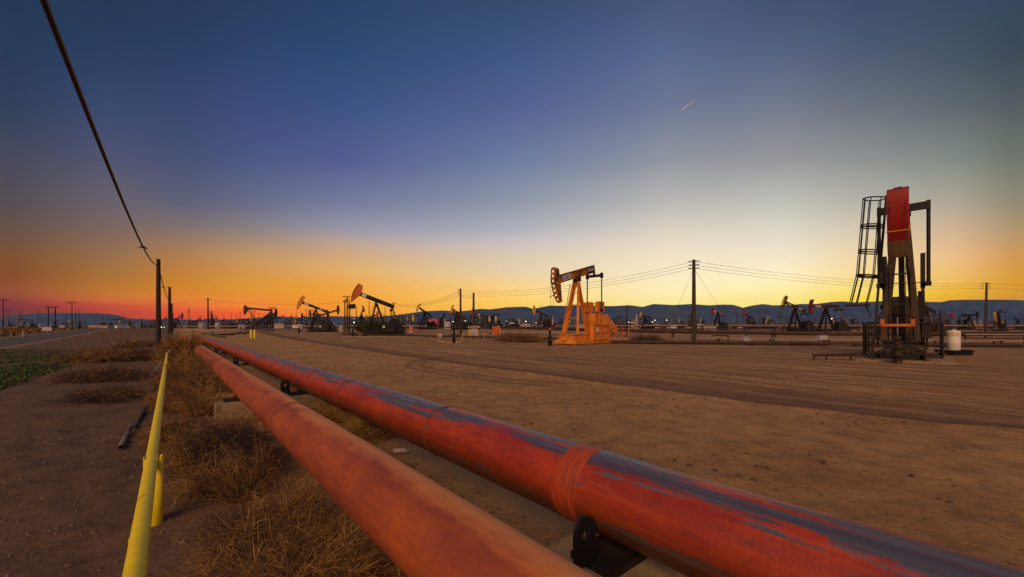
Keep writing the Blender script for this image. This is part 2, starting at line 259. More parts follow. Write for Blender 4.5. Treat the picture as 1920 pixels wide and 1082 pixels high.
# ------------------------------------------------------------------ ground
def build_ground():
    ang = np.concatenate([np.arange(-62, 62.01, .36), np.arange(66, 297, 4.0)]); ang = np.radians(ang)
    rad = .5*1.0205**np.arange(0, 484); rad = rad[rad < 9500]
    A, Q = np.meshgrid(ang, rad); X = Q*np.sin(A); Y = Q*np.cos(A); Z = ground_z(X, Y)
    n = len(ang); k = len(rad)
    verts = np.stack([X, Y, Z], -1).reshape(-1, 3)
    i, j = np.meshgrid(np.arange(k-1), np.arange(n), indexing='ij'); j2 = (j+1) % n
    faces = np.stack([i*n+j, (i+1)*n+j, (i+1)*n+j2, i*n+j2], -1).reshape(-1, 4)
    cen = len(verts); verts = np.vstack([verts, [[0, 0, gz(0, 0)]]])
    me = bpy.data.meshes.new('ground')
    tri = [(cen, jj, (jj+1) % n) for jj in range(n)]
    me.from_pydata(verts.tolist(), [], faces[:, ::-1].tolist()+[(a, c, b) for a, b, c in tri]); 
    me.polygons.foreach_set('use_smooth', [True]*len(me.polygons))
    x = verts[:, 0]; y = verts[:, 1]; td = track_dist(x, y)+.35*vnoise(x*.5, y*.5+40)
    a1 = me.attributes.new('rut', 'FLOAT', 'POINT'); a1.data.foreach_set('value', np.clip(np.exp(-(td/(.14+.004*np.hypot(x, y)))**2)+np.where(td > 0, .62*np.exp(-(td/1.5)**2), 0), 0, 1).astype(np.float32))
    a2 = me.attributes.new('lane', 'FLOAT', 'POINT'); a2.data.foreach_set('value', np.clip(td/.6, 0, 1).astype(np.float32))
    u = x*DY-y*DX
    a4 = me.attributes.new('pale', 'FLOAT', 'POINT'); a4.data.foreach_set('value', (np.exp(-((u-2.95+.5*vnoise(x*.8, y*.8))/.55)**2)).astype(np.float32))
    ARC = np.array([(-4.2,21.3),(-4.75,19.4),(-4.4,16.9),(-2.9,14.6),(-1.1,12.9),(1.0,11.6)])
    da = np.full(x.shape, 1e9)
    for off in (0, .95):
        for (x0, y0), (x1, y1) in zip(ARC[:-1]+off*.5, ARC[1:]+off*.5):
            ddx, ddy = x1-x0, y1-y0; tt = np.clip(((x-x0)*ddx+(y-y0)*ddy)/(ddx*ddx+ddy*ddy), 0, 1); da = np.minimum(da, np.hypot(x-x0-tt*ddx, y-y0-tt*ddy))
    a5 = me.attributes.new('arc', 'FLOAT', 'POINT'); a5.data.foreach_set('value', (np.exp(-((da+.12*vnoise(x*2, y*2))/.20)**2)).astype(np.float32))
    a3 = me.attributes.new('verge', 'FLOAT', 'POINT'); a3.data.foreach_set('value', np.clip((1.2-u+.8*vnoise(x, y))/1.2, 0, 1).astype(np.float32))
    m = bpy.data.materials.new('dirt'); m.use_nodes = True; t = m.node_tree; b = t.nodes['Principled BSDF']; b.inputs['Roughness'].default_value = .95; b.inputs['Specular IOR Level'].default_value = .15
    tcn = t.nodes.new('ShaderNodeTexCoord')
    def noise(scale, detail=6, rot=None, st=None, rough=.6):
        q = t.nodes.new('ShaderNodeTexNoise'); q.inputs['Scale'].default_value = scale; q.inputs['Detail'].default_value = detail; q.inputs['Roughness'].default_value = rough
        if rot is not None:
            mp = t.nodes.new('ShaderNodeMapping'); mp.vector_type = 'TEXTURE'; mp.inputs['Rotation'].default_value = (0, 0, rot); mp.inputs['Scale'].default_value = st
            t.links.new(tcn.outputs['Object'], mp.inputs[0]); t.links.new(mp.outputs[0], q.inputs['Vector'])
        else: t.links.new(tcn.outputs['Object'], q.inputs['Vector'])
        return q.outputs[0]
    def mix(f, a, c, blend='MIX'):
        q = t.nodes.new('ShaderNodeMix'); q.data_type = 'RGBA'; q.blend_type = blend
        for s_, v in ((0, f), (6, a), (7, c)):
            if isinstance(v, tuple): q.inputs[s_].default_value = (*v, 1)
            elif isinstance(v, float): q.inputs[s_].default_value = v
            else: t.links.new(v, q.inputs[s_])
        return q.outputs[2]
    def mr(v, a, c, d=0.0, e=1.0):
        q = t.nodes.new('ShaderNodeMapRange'); 
        for i_, s_ in ((1, a), (2, c), (3, d), (4, e)): q.inputs[i_].default_value = s_
        t.links.new(v, q.inputs[0]); return q.outputs[0]
    def attr(nm):
        q = t.nodes.new('ShaderNodeAttribute'); q.attribute_name = nm; return q.outputs['Fac']
    rot = math.atan2(DY, DX)
    big = noise(.35, 5); mid = noise(2.2, 7, rough=.7); fine = noise(14, 8, rough=.75); grit = noise(70, 4, rough=.8); mid2 = noise(.9, 9, rough=.78)
    streak = noise(1.0, 6, rot, (9.0, .55, 1.0), .65)
    c = mix(mr(big, .35, .65), (.43,.228,.084), (.56,.312,.125))
    c = mix(mr(mid, .42, .62), c, mix(.5, c, (.15,.085,.05)))
    c = mix(math_node(t, 'MULTIPLY', mr(streak, .45, .62), math_node(t, 'MULTIPLY', attr('lane'), .85)), c, (.17,.092,.052))
    streak2 = noise(1.0, 5, rot, (16.0, .20, 1.0), .6)
    c = mix(math_node(t, 'MULTIPLY', mr(streak, .47, .34), math_node(t, 'MULTIPLY', attr('lane'), .7)), c, (.60,.37,.18))
    c = mix(math_node(t, 'MULTIPLY', mr(streak2, .50, .60), math_node(t, 'MULTIPLY', attr('lane'), .55)), c, (.17,.09,.055))
    c = mix(mr(mid2, .55, .66, 0, .55), c, (.16,.09,.055))
    c = mix(mr(fine, .56, .70, 0, .6), c, (.36,.23,.14))
    c = mix(mr(fine, .44, .34, 0, .85), c, (.085,.048,.030))
    c = mix(mr(grit, .57, .66, 0, .75), c, (.08,.05,.035)); c = mix(mr(grit, .40, .33, 0, .6), c, (.5,.36,.24))
    c = mix(math_node(t, 'MULTIPLY', attr('rut'), .85), c, (.11,.062,.045))
    c = mix(math_node(t, 'MULTIPLY', attr('arc'), .55), c, (.12,.065,.035))
    c = mix(math_node(t, 'MULTIPLY', attr('pale'), mr(mid, .35, .6, .2, .7)), c, (.56,.37,.20))
    verge = mix(mr(mid, .35, .65), (.10,.062,.042), (.20,.122,.078)); verge = mix(mr(fine, .45, .66, 0, .8), verge, (.21,.13,.085)); verge = mix(mr(grit, .62, .72, 0, .6), verge, (.3,.2,.14))
    c = mix(attr('verge'), c, verge)
    t.links.new(c, b.inputs['Base Color'])
    h = math_node(t, 'ADD', math_node(t, 'MULTIPLY', mid, .06), math_node(t, 'ADD', math_node(t, 'MULTIPLY', fine, .04), math_node(t, 'MULTIPLY', grit, .009)))
    h = math_node(t, 'ADD', h, math_node(t, 'MULTIPLY', streak, .02))
    bn = t.nodes.new('ShaderNodeBump'); bn.inputs['Distance'].default_value = .8; bn.inputs['Strength'].default_value = .9
    t.links.new(h, bn.inputs['Height']); t.links.new(bn.outputs[0], b.inputs['Normal'])
    me.materials.append(m); o = bpy.data.objects.new('ground', me); COL.objects.link(o); return tag(o, kind='structure')
build_ground()

def drape(name, line, width, mat, dz=.02, step=2.0):
    pts = []
    for (x0, y0), (x1, y1) in zip(line[:-1], line[1:]):
        k = max(1, int(math.hypot(x1-x0, y1-y0)/step))
        pts += [(x0+(x1-x0)*i/k, y0+(y1-y0)*i/k) for i in range(k)]
    pts.append(line[-1]); mb = MB(); vs = []; C = 7
    for i, (x, y) in enumerate(pts):
        a = pts[max(0, i-1)]; c = pts[min(len(pts)-1, i+1)]; d = Vector((c[0]-a[0], c[1]-a[1])).normalized()
        for j in range(C):
            o = (j/(C-1)-.5)*width; q = (x-d.y*o, y+d.x*o); vs.append((q[0], q[1], gz(*q)+dz*(1-.9*abs(2*j/(C-1)-1)**6)))
    mb.add(vs, [(i*C+j, i*C+j+1, (i+1)*C+j+1, (i+1)*C+j) for i in range(len(pts)-1) for j in range(C-1)], True)
    o = mb.build(name, mat); return tag(o, kind='structure')
rd = Vector((-.92, 1)).normalized(); rn = Vector((rd.y, -rd.x)); rc = Vector((-40.6, 32))-rn*2.9
drape('road', [tuple(rc-rd*40), tuple(rc+rd*40), tuple(rc+rd*150), tuple(rc+rd*420)], 5.8, M['asphalt'], .05, 4)

for o_, nm in ((-3.3, 'road_shoulder'), (3.3, 'road_shoulder')):
    c_ = rc+rn*o_; drape(nm, [tuple(c_-rd*40), tuple(c_+rd*40), tuple(c_+rd*150), tuple(c_+rd*420)], .8, pmat('shoulder_dust', (.24,.155,.095), .95, var=.4, scale=1.2), .035, 4)
# ------------------------------------------------------------------ hills
HILL = [(-400,590),(-150,594),(0,597),(20,592),(60,588),(100,587),(180,587),(215,590),(240,597),(280,599),(330,598),(370,600),(450,598),(480,596),(520,593),(560,595),(590,593),(630,593),(700,594),(750,590),(790,584),(830,582),(860,584),(880,582),(900,579),(920,580),(950,576),(985,575),(1000,579),(1030,573),(1060,573.5),(1090,572),(1110,573.5),(1150,574),(1180,572),(1205,575.5),(1225,570),(1245,571),(1262,572),(1295,570),(1330,572.5),(1355,571),(1375,571.5),(1393,577),(1410,573),(1430,570),(1450,572.5),(1480,572),(1500,570),(1530,570),(1560,566),(1580,565),(1600,567),(1650,565),(1700,564),(1740,566),(1765,566.5),(1780,563),(1810,562),(1890,562),(1920,563),(2100,560),(2500,565)]
def build_hills(name, x0, x1, Dr, Df, mat, lift=0.0, seed=0):
    px = np.arange(x0, x1, 3.0); hp = np.interp(px, [a for a, _ in HILL], [b for _, b in HILL])
    K = 34; vs = []; n = len(px)
    for k in range(K+6):
        t = k/(K-1); D = Df+(Dr-Df)*t
        q = (px-960)/F
        Hh = (HOR-hp)/F*Dr+CAMH
        tt = min(t, 1.0)
        prof = tt**1.7
        gul = vnoise(q*22+seed, np.full(n, t*2.2+seed))*.55+vnoise(q*55+seed, np.full(n, t*5))*.28+vnoise(q*130, np.full(n, t*11+3))*.14
        Z = Hh*(prof+gul*math.sin(min(1, t)*math.pi)**.8*.55*prof**.5)
        if t > 1: Z = Hh*(1-(t-1)*3)
        for a, z in zip(q, Z): vs.append((a*D, D, max(z, .2)+lift if t > 0 else -5))
    fs = [(i*n+j, i*n+j+1, (i+1)*n+j+1, (i+1)*n+j) for i in range(K+5) for j in range(n-1)]
    mb = MB(); mb.add(vs, fs, True); o = mb.build(name, mat); return tag(o, kind='structure')
hm = pmat('hill_haze_blue', (.020,.060,.135), .95, var=.45, scale=.003, second=(.075,.075,.10), mask=(.47,.60), vs2=.0035)  # haze blue and shading of the folds are painted into the hill colour
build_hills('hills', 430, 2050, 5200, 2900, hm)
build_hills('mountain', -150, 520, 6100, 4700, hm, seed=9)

# ------------------------------------------------------------------ the two big foreground pipelines
PROT = math.atan2(DY, DX)
def pipe_material(name, kind):
    m = bpy.data.materials.new(name); m.use_nodes = True; t = m.node_tree; b = t.nodes['Principled BSDF']
    tcn = t.nodes.new('ShaderNodeTexCoord'); sp_ = t.nodes.new('ShaderNodeSeparateXYZ'); t.links.new(tcn.outputs['Object'], sp_.inputs[0])
    an = math_node(t, 'ARCTAN2', sp_.outputs[1], sp_.outputs[2])        # 0 on the crown
    cb = t.nodes.new('ShaderNodeCombineXYZ'); t.links.new(sp_.outputs[0], cb.inputs[0]); t.links.new(an, cb.inputs[1])
    def noise(scale, st, detail=7, rough=.65, off=0):
        mp = t.nodes.new('ShaderNodeMapping'); mp.inputs['Scale'].default_value = st; mp.inputs['Location'].default_value = (off, off*.7, 0); t.links.new(cb.outputs[0], mp.inputs[0])
        q = t.nodes.new('ShaderNodeTexNoise'); q.inputs['Scale'].default_value = scale; q.inputs['Detail'].default_value = detail; q.inputs['Roughness'].default_value = rough
        t.links.new(mp.outputs[0], q.inputs['Vector']); return q.outputs[0]
    def mr(v, a, c, d=0.0, e=1.0):
        q = t.nodes.new('ShaderNodeMapRange')
        for i_, s_ in ((1, a), (2, c), (3, d), (4, e)): q.inputs[i_].default_value = s_
        t.links.new(v, q.inputs[0]); return q.outputs[0]
    def mix(f, a, c):
        q = t.nodes.new('ShaderNodeMix'); q.data_type = 'RGBA'
        for s_, v in ((0, f), (6, a), (7, c)):
            if isinstance(v, tuple): q.inputs[s_].default_value = (*v, 1)
            elif isinstance(v, float): q.inputs[s_].default_value = v
            else: t.links.new(v, q.inputs[s_])
        return q.outputs[2]
    blot = noise(1.0, (1.3, .9, 1), 8, .7); mid = noise(4, (1.2, 1, 1), 9, .78, 3); grain = noise(60, (1, .5, 1), 5, .75, 9)
    ring = noise(6, (2.6, .10, 1), 4, .6, 5); longs = noise(5, (.16, 1.5, 1), 7, .7, 11); patch = noise(1.25, (.50, 1.5, 1), 6, .62, 17)
    if kind == 'salmon':
        c = mix(mr(blot, .35, .62), (.46,.098,.018), (.27,.052,.022))
        c = mix(mr(mid, .50, .66, 0, .45), c, (.17,.040,.035)); c = mix(mr(mid, .42, .30, 0, .4), c, (.50,.13,.03))
        c = mix(mr(ring, .54, .64, 0, .35), c, (.30,.06,.04)); rough = .62
        crown = mr(math_node(t, 'ABSOLUTE', math_node(t, 'ADD', math_node(t, 'ADD', an, .75), math_node(t, 'MULTIPLY', math_node(t, 'SUBTRACT', blot, .5), 1.2))), .60, 1.15, .9, 0)  # glow of the bright sky along the upper right, painted into the colour
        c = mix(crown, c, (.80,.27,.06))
    else:
        c = mix(mr(blot, .40, .58), (.46,.050,.010), (.30,.028,.012))
        c = mix(mr(longs, .54, .64, 0, .7), c, (.46,.075,.016)); c = mix(mr(mid, .52, .64, 0, .7), c, (.14,.030,.018))
        c = mix(mr(ring, .62, .72, 0, .35), c, (.50,.10,.022))
        # bare, sun-bleached primer where the red has worn off along the crown
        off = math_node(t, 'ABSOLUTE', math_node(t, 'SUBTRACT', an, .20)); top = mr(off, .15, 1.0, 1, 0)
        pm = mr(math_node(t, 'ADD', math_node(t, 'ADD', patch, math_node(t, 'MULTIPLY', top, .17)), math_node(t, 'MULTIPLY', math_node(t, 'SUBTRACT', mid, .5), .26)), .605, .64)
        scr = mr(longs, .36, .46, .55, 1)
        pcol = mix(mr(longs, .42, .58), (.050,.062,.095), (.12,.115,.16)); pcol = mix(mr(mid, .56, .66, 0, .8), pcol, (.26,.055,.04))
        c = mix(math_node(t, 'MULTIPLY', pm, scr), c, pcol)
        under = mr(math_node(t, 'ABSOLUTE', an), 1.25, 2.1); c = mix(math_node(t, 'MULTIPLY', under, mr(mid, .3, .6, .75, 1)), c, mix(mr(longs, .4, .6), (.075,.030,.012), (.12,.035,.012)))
        rough = .36
    c = mix(mr(grain, .60, .75, 0, .4), c, (.12,.04,.03))
    t.links.new(c, b.inputs['Base Color']); t.links.new(mr(mid, .3, .7, rough-.1, rough+.15), b.inputs['Roughness'])
    h = math_node(t, 'ADD', math_node(t, 'MULTIPLY', grain, .0022), math_node(t, 'ADD', math_node(t, 'MULTIPLY', mid, .006), math_node(t, 'MULTIPLY', ring, .006)))
    bn = t.nodes.new('ShaderNodeBump'); bn.inputs['Distance'].default_value = 1; bn.inputs['Strength'].default_value = .8; t.links.new(h, bn.inputs['Height']); t.links.new(bn.outputs[0], b.inputs['Normal'])
    return m
def big_pipe(name, u, z, r, s0, s1, mat, label, seams, bands):
    mb = MB(); pts = []; s = s0
    while s < s1: pts.append((s-s0, 0, 0)); s += .12 if s < 14 else .5
    rr = [r+.0022*float(vnoise(np.array([p[0]*2.1]), np.array([u]))[0])*2 for p in pts]
    for k in range(1, 7):
        a = k*math.pi/12; pts.append((s1-s0+.8*math.sin(a), 0, -.8*(1-math.cos(a)))); rr.append(r)
    pts.append((s1-s0+.8, 0, -1.6)); rr.append(r)
    mb.tube(pts, rr, 48, cap=True)
    p = US(u, s0, z); o = mb.build(name, mat, loc=p, rz=PROT); tag(o, label, 'pipeline')
    for s in seams:
        m2 = MB(); m2.tube([(s-s0-.012,0,0),(s-s0-.006,0,0),(s-s0+.006,0,0),(s-s0+.012,0,0)], [r+.001,r+.007,r+.007,r+.001], 48, cap=False); m2.build('weld_seam', MATS['seam_rust'], o)
    for s, wd in bands:
        m2 = MB(); m2.tube([(s-s0-wd/2,0,0),(s-s0-wd/2+.01,0,0),(s-s0+wd/2-.01,0,0),(s-s0+wd/2,0,0)], [r+.001,r+.0035,r+.0035,r+.001], 48, cap=False); m2.build('wrap_band', MATS['pipe_wrap'], o)
    return o
pmat('seam_rust', (.16,.045,.022), .75, var=.4, scale=25)
pmat('pipe_wrap', (.44,.062,.014), .55, second=(.24,.04,.02), mask=(.5,.62), scale=14, stretch=(4,.6,.6), bump=.003)
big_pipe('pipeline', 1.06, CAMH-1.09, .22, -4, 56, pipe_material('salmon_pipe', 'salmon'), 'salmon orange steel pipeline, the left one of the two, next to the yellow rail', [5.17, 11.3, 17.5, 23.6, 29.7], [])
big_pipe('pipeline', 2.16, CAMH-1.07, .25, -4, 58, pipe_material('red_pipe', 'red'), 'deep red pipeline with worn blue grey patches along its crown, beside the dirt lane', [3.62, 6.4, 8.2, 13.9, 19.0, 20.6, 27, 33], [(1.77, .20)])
# concrete sleepers with steel saddles
for i, s in enumerate((1.50, 9.3, 17.6, 25.8, 34, 42.2)):
    p = US(1.66, s, 0); g = gz(p.x, p.y)-.05; top = CAMH-1.40
    t = empty('pipe_sleeper', (p.x, p.y, g), PROT, ['concrete sleeper with holed black lug under the nearest stretch of the red pipeline','concrete sleeper half buried in dark brush under the salmon pipeline','third concrete sleeper away from the camera, between the pipelines','fourth concrete sleeper away from the camera, between the pipelines','fifth concrete sleeper away, where the pipelines draw together','farthest concrete sleeper below the two pipelines'][i], 'pipe support', 'concrete sleepers under the pipelines')
    h = top-g
    MB().box((0, 0, h/2), (.66, 2.1, h)).build('concrete_block', M['concrete'], t)
    for u, r_ in ((1.06, .22), (2.16, .25)):
        yl = -(u-1.66); q = MB(); q.box((0, yl, h+.022), (.30, .62, .044)); zc = CAMH-(1.09 if u < 1.5 else 1.07)-g
        q.box((0, yl, (h+.044+zc-r_)/2), (.22, .26, max(.01, zc-r_-h-.044))).build('saddle', M['dark'], t)
    for u in (1.78,) if i else (1.80,):
        lug = MB(); yl = -(u-1.66); pts = []
        for k in range(9):
            a = math.pi*k/8; pts.append((.085*math.cos(a), .195+.085*math.sin(a)))
        pts += [(-.085, 0), (.085, 0)]
        # plate with a round hole, as a ring strip
        n = len(pts); cx, cz = 0, .17; vs = []
        for yy in (-.012, .012):
            for x, zz in pts: vs.append((yy, x, zz))
            for x, zz in pts:
                a = math.atan2(zz-cz, x-cx); vs.append((yy, cx+.026*math.cos(a), cz+.036*math.sin(a)))
        fs = []
        for k in range(n):
            k2 = (k+1) % n
            fs += [(k, k2, n+k2, n+k), (2*n+k2, 2*n+k, 3*n+k, 3*n+k2), (k2, k, 2*n+k, 2*n+k2), (n+k, n+k2, 3*n+k2, 3*n+k)]
        lug.add([(x, y+yl, zz+h+.044) for x, y, zz in vs], fs); lug.build('lug', M['black'], t)

# ------------------------------------------------------------------ yellow rail
p0 = US(-.125, 0, .55); zy = .55
mb = MB(); mb.tube([(x*.5-1.0, 0, 0) for x in range(0, 47)], .0405, 28)
yr = mb.build('pipe_rail', M['yellow'], loc=p0, rz=PROT); tag(yr, 'long bright yellow steel pipe rail running away at knee height', 'pipe rail')
for s in (2.85, 8.9): MB().tube([(s-.008,0,0),(s-.003,0,0),(s+.003,0,0),(s+.008,0,0)], [.041,.0435,.0435,.041], 28, cap=False).build('weld_seam', M['yellow'], yr)
for s in (4.45,):
    q = US(-.10, s); g = gz(q.x, q.y)-.04; mb = MB(); n = 36; r0, r1 = .062, .056; vs = []
    for rr in (r0, r1):
        for j in range(n):
            a = 2*math.pi*j/n; x, y = rr*math.cos(a), rr*math.sin(a)
            zt = (zy-g)+.050-.085*math.exp(-(y/.040)**2)
            vs += [(x, y, 0), (x, y, zt)]
    fs = []
    for j in range(n):
        k = (j+1) % n; a, b_, c, d = 2*j, 2*j+1, 2*k+1, 2*k; o = 2*n
        fs += [(a, d, c, b_), (o+a, o+b_, o+c, o+d), (b_, c, o+c, o+b_)]
    mb.add(vs, fs, True); post = mb.build('post', M['yellow'], yr)
    post.location = (s, -.012 , g-zy)
# scrap pipes and stakes by the rail
def ground_pipe(name, a, b, r, mat, label, cat, za=0.0, zb=0.0, n=14, hollow=True):
    A = Vector((a[0], a[1], gz(*a)+r+za)); B = Vector((b[0], b[1], gz(*b)+r+zb)); d = B-A; mb = MB(); L_ = d.length
    mb.tube([(0,0,0), (L_*.5,0,0), (L_,0,0)], r, n, cap=False); mb.tube([(L_,0,0),(L_*.5,0,0),(0,0,0)], r*.82, n, cap=False)
    for X in (0, L_):
        ring = [(X, rr*math.cos(2*math.pi*j/n), rr*math.sin(2*math.pi*j/n)) for rr in (r, r*.82) for j in range(n)]
        mb.add(ring, [(j, (j+1) % n, n+(j+1) % n, n+j) for j in range(n)])
    o = mb.build(name, mat, loc=A); o.rotation_euler = d.to_track_quat('X', 'Z').to_euler(); return tag(o, label, cat)
rusty = pmat('grey_rusty_pipe', (.26,.22,.20), .6, second=(.05,.022,.015), mask=(.44,.56), scale=3, vs2=1.3)
g1 = at(226, 5.45); g2 = at(247, 6.75); g3 = at(298, 12.5)
ground_pipe('scrap_pipe', g1.xy, g2.xy, .032, rusty, 'short grey pipe with a rusted end in the dirt left of the yellow post', 'pipe', .01, .03)
ground_pipe('steel_rod', (g2.x+.03, g2.y+.05), g3.xy, .022, M['dark'], 'long dark rusted rod lying on the dirt beyond the grey scrap pipe', 'rod', 0, .02, 8)
w1 = at(283, 13.3); w2 = at(303, 17)
ground_pipe('weathered_stake', w1.xy, w2.xy, .035, M['pale'], 'pale weathered stake lying left of the far end of the yellow rail', 'stake', 0, .10)
w3 = US(-.12, 22.1); w4 = US(.24, 29.8)
ground_pipe('weathered_stake', w3.xy, w4.xy, .05, M['pale'], 'pale grey pole leaning up just past the far end of the yellow rail', 'stake', .50, .56)

# ------------------------------------------------------------------ brush
def brush(name, loc, r, h, n, mats, label, cat='dry bush', seed=0, thick=.0035, droop=.5, group=None, flat=1.0, wts=None):
    rnd = random.Random(seed); mb = MB()
    for i in range(n):
        mb.cur = rnd.choices(range(len(mats)), wts)[0] if wts else rnd.randrange(len(mats))
        a = rnd.uniform(0, 2*math.pi); rb = r*.35*rnd.random()**.5; p = Vector((rb*math.cos(a), rb*math.sin(a), -.02))
        a2 = a+rnd.gauss(0, .9); out = rnd.uniform(.15, 1)**.8; d = Vector((math.cos(a2)*r*out, math.sin(a2)*r*out, h*rnd.uniform(.35, 1.05)*(1.15-.5*out*flat)))
        q = 5; pts = []; wob = Vector((rnd.gauss(0,1), rnd.gauss(0,1), rnd.gauss(0,1)))*r*.12
        for k in range(q):
            t = k/(q-1); pts.append(p+Vector((d.x*t, d.y*t, d.z*(t**.75)-droop*h*.55*t*t*out))+wob*math.sin(t*math.pi*1.3)+Vector((rnd.gauss(0,1), rnd.gauss(0,1), rnd.gauss(0,1)))*r*.02)
        for pt in pts: pt.z = max(pt.z, -.02)
        th = thick*rnd.uniform(.5, 1.3)
        mb.tube(pts, [th*(1-.7*k/(q-1)) for k in range(q)], 3, cap=False, sm=False)
        for _ in range(2):               # side twiglets
            k = rnd.randrange(1, q); b0 = pts[k]; dd = Vector((rnd.gauss(0,1), rnd.gauss(0,1), abs(rnd.gauss(0,.7))))*r*.13
            mb.tube([b0, b0+dd*.6+Vector((0,0,r*.02)), b0+dd], [th*.6, th*.5, th*.2], 3, cap=False, sm=False)
    o = mb.build(name, mats, loc=loc); o.rotation_euler.z = rnd.uniform(0, 6); return tag(o, label, cat, group)
G, S, T, TD, OL = M['golden'], M['straw'], M['twig'], M['twig_dark'], M['olive']
brush('tumbleweed', at(425, 4.75), .52, .62, 1300, [TD, T], 'large dark brown tumbleweed beside the salmon pipeline, nearest the yellow post', seed=1, wts=[5, 1], thick=.003)
brush('dry_bush', at(350, 5.0), .34, .55, 260, [T, G], 'thin upright dry stalks just right of the yellow rail', seed=11, thick=.003)
brush('tumbleweed', US(.62, 2.55, gz(*US(.62, 2.55).xy)), .50, .50, 2300, [T, G, S], 'tangled golden brown tumbleweed pressed against the near pipeline', seed=2, wts=[3, 3, 1], thick=.0024)
brush('tumbleweed', US(.55, 3.3, gz(*US(.55, 3.3).xy)), .46, .46, 1500, [T, G, S], 'reddish brown tangle of brush behind the golden tumbleweed', seed=22, wts=[5, 3, 1], thick=.0024)
brush('tumbleweed', US(.72, 1.72, gz(*US(.72, 1.72).xy)), .34, .26, 700, [T, M['leaf_dark'], G], 'low brush with green shoots at the bottom edge below the near pipeline', seed=3, wts=[3, 3, 2], thick=.002)
brush('dry_bush', at(338, 8.4), .55, .6, 800, [T, G, TD], 'brown brush left of the second concrete sleeper', seed=4, thick=.0042)
for i, (u_, s_, r_, h_, n_, mm, w_, th) in enumerate(((.30, 4.9, .36, .42, 700, [T, G, S], [3,3,2], .0026), (.62, 5.2, .40, .45, 800, [TD, T, G], [3,3,1], .003), (.25, 6.3, .40, .5, 600, [T, G, S], [2,3,2], .0034), (.05, 7.6, .4, .45, 600, [T, G], [2,3], .004),
        (.20, 10.6, .5, .6, 600, [G, T, S], [3,2,1], .0045), (.55, 12.6, .6, .7, 700, [G, T, S], [3,3,1], .006), (.30, 15.2, .7, .7, 700, [G, T], [2,2], .007), (.55, 18.6, .8, .9, 700, [G, S, T], [3,1,2], .009), (.70, 3.0, .30, .30, 600, [S, G, T], [2,3,2], .0018), (.35, 3.9, .26, .2, 300, [T, TD], [2,2], .002))):
    q_ = US(u_, s_); brush('dry_brush', (q_.x, q_.y, gz(q_.x, q_.y)), r_, h_, n_, mm, ['straw and brown brush by the yellow post','dark brush against the pipeline just past the large tumbleweed','straw tufts right of the yellow rail, past the post','brown brush by the yellow rail before the second sleeper','golden brush beside the second sleeper','golden brush between rail and pipeline beyond the second sleeper','tan brush right of the middle of the yellow rail','golden brush at the salmon pipeline near the end of the yellow rail','bright straw tangle under the near edge of the salmon pipeline','flat dark twigs in front of the large tumbleweed'][i], 'dry brush', seed=60+i, thick=th, wts=w_)
brush('dry_bush', at(372, 11.0), .95, .9, 900, [T, G], 'tan brush along the salmon pipeline, midway down the yellow rail', seed=5, thick=.006)
brush('dry_bush', at(366, 15.5), .7, .55, 700, [TD, T], 'dark brush at the far end of the yellow rail', seed=6, thick=.008)
brush('dry_bush', at(347, 19.5), 1.05, 1.5, 1900, [G, S, T], 'golden rounded bush in front of the bases of the black cable poles', seed=7, wts=[6,1,2], thick=.011)
brush('dry_bush', at(195, 12.5), 1.05, .42, 1000, [T, TD, G], 'low dark brown brush mound between the green weeds and the poles', seed=8, wts=[3,3,1], thick=.007)
brush('dry_bush', at(195, 19.5), 1.5, .55, 800, [G, T], 'rusty golden brush mound beside the road verge', seed=9, thick=.012)
brush('dry_bush', at(200, 9.2), .8, .28, 800, [T, TD, G], 'nearest low brush mound on the left dirt slope', seed=10, wts=[3,4,1], thick=.004)
brush('dry_bush', at(286, 20.5), .9, .7, 500, [TD, T], 'dark brush at the foot of the nearest cable pole', seed=12, thick=.009)
brush('dry_bush', at(258, 33.0), 1.7, .5, 400, [G, TD], 'low scrub heap left of the nearest cable pole', seed=13, thick=.02)
brush('dry_bush', at(236, 24.0), 1.2, .3, 400, [TD, T], 'flat dark scrub heap left of the nearest cable pole, nearer the camera', seed=14, thick=.01)
brush('dry_grass', US(2.35, 6.0, gz(*US(2.35, 6.0).xy)), .50, .34, 1300, [G, S], 'golden grass tuft under the red pipeline, seen between the pipes', 'grass tuft', seed=15, thick=.003)
brush('dry_grass', US(2.0, 7.3, gz(*US(2.0, 7.3).xy)), .50, .36, 1100, [G, S], 'golden grass tuft behind the nearer one under the red pipeline', 'grass tuft', seed=16, thick=.0035)
brush('dry_grass', US(2.9, 8.4, gz(*US(2.9, 8.4).xy)), .8, .34, 500, [G, S], 'thin golden grass growing along the far side of the red pipeline', 'grass tuft', seed=17, thick=.003)
brush('dry_grass', US(2.75, 11.5, gz(*US(2.75, 11.5).xy)), .8, .30, 400, [G, S], 'faint tan grass further down the far side of the red pipeline', 'grass tuft', seed=18, thick=.004)
for i, (u_, s_, r_, h_, n_, lab) in enumerate(((.42, 2.35, .30, .42, 420, 'pale straw wisps in the golden tumbleweed nearest the camera'), (.78, 3.7, .34, .5, 420, 'pale straw wisps leaning on the near side of the salmon pipeline'), (.50, 4.5, .3, .66, 320, 'upright straw wisps rising out of the dark tumbleweed'), (.18, 5.6, .3, .6, 320, 'upright straw wisps close to the yellow rail'), (.62, 6.6, .4, .6, 380, 'straw wisps between the dark tumbleweed and the second sleeper'), (.42, 9.6, .5, .8, 420, 'tall straw wisps just past the second sleeper'), (.50, 14.0, .7, 1.0, 460, 'tall straw wisps halfway along the salmon pipeline'))):
    q_ = US(u_, s_); brush('straw_grass', (q_.x, q_.y, gz(q_.x, q_.y)), r_, h_*.9, int(n_*.8), [S, G, T, TD], lab, 'dry grass', seed=80+i, thick=.0013+.0002*s_, droop=.4, flat=.5, wts=[1,3,4,2] if s_ < 5 else [2,4,3,0])
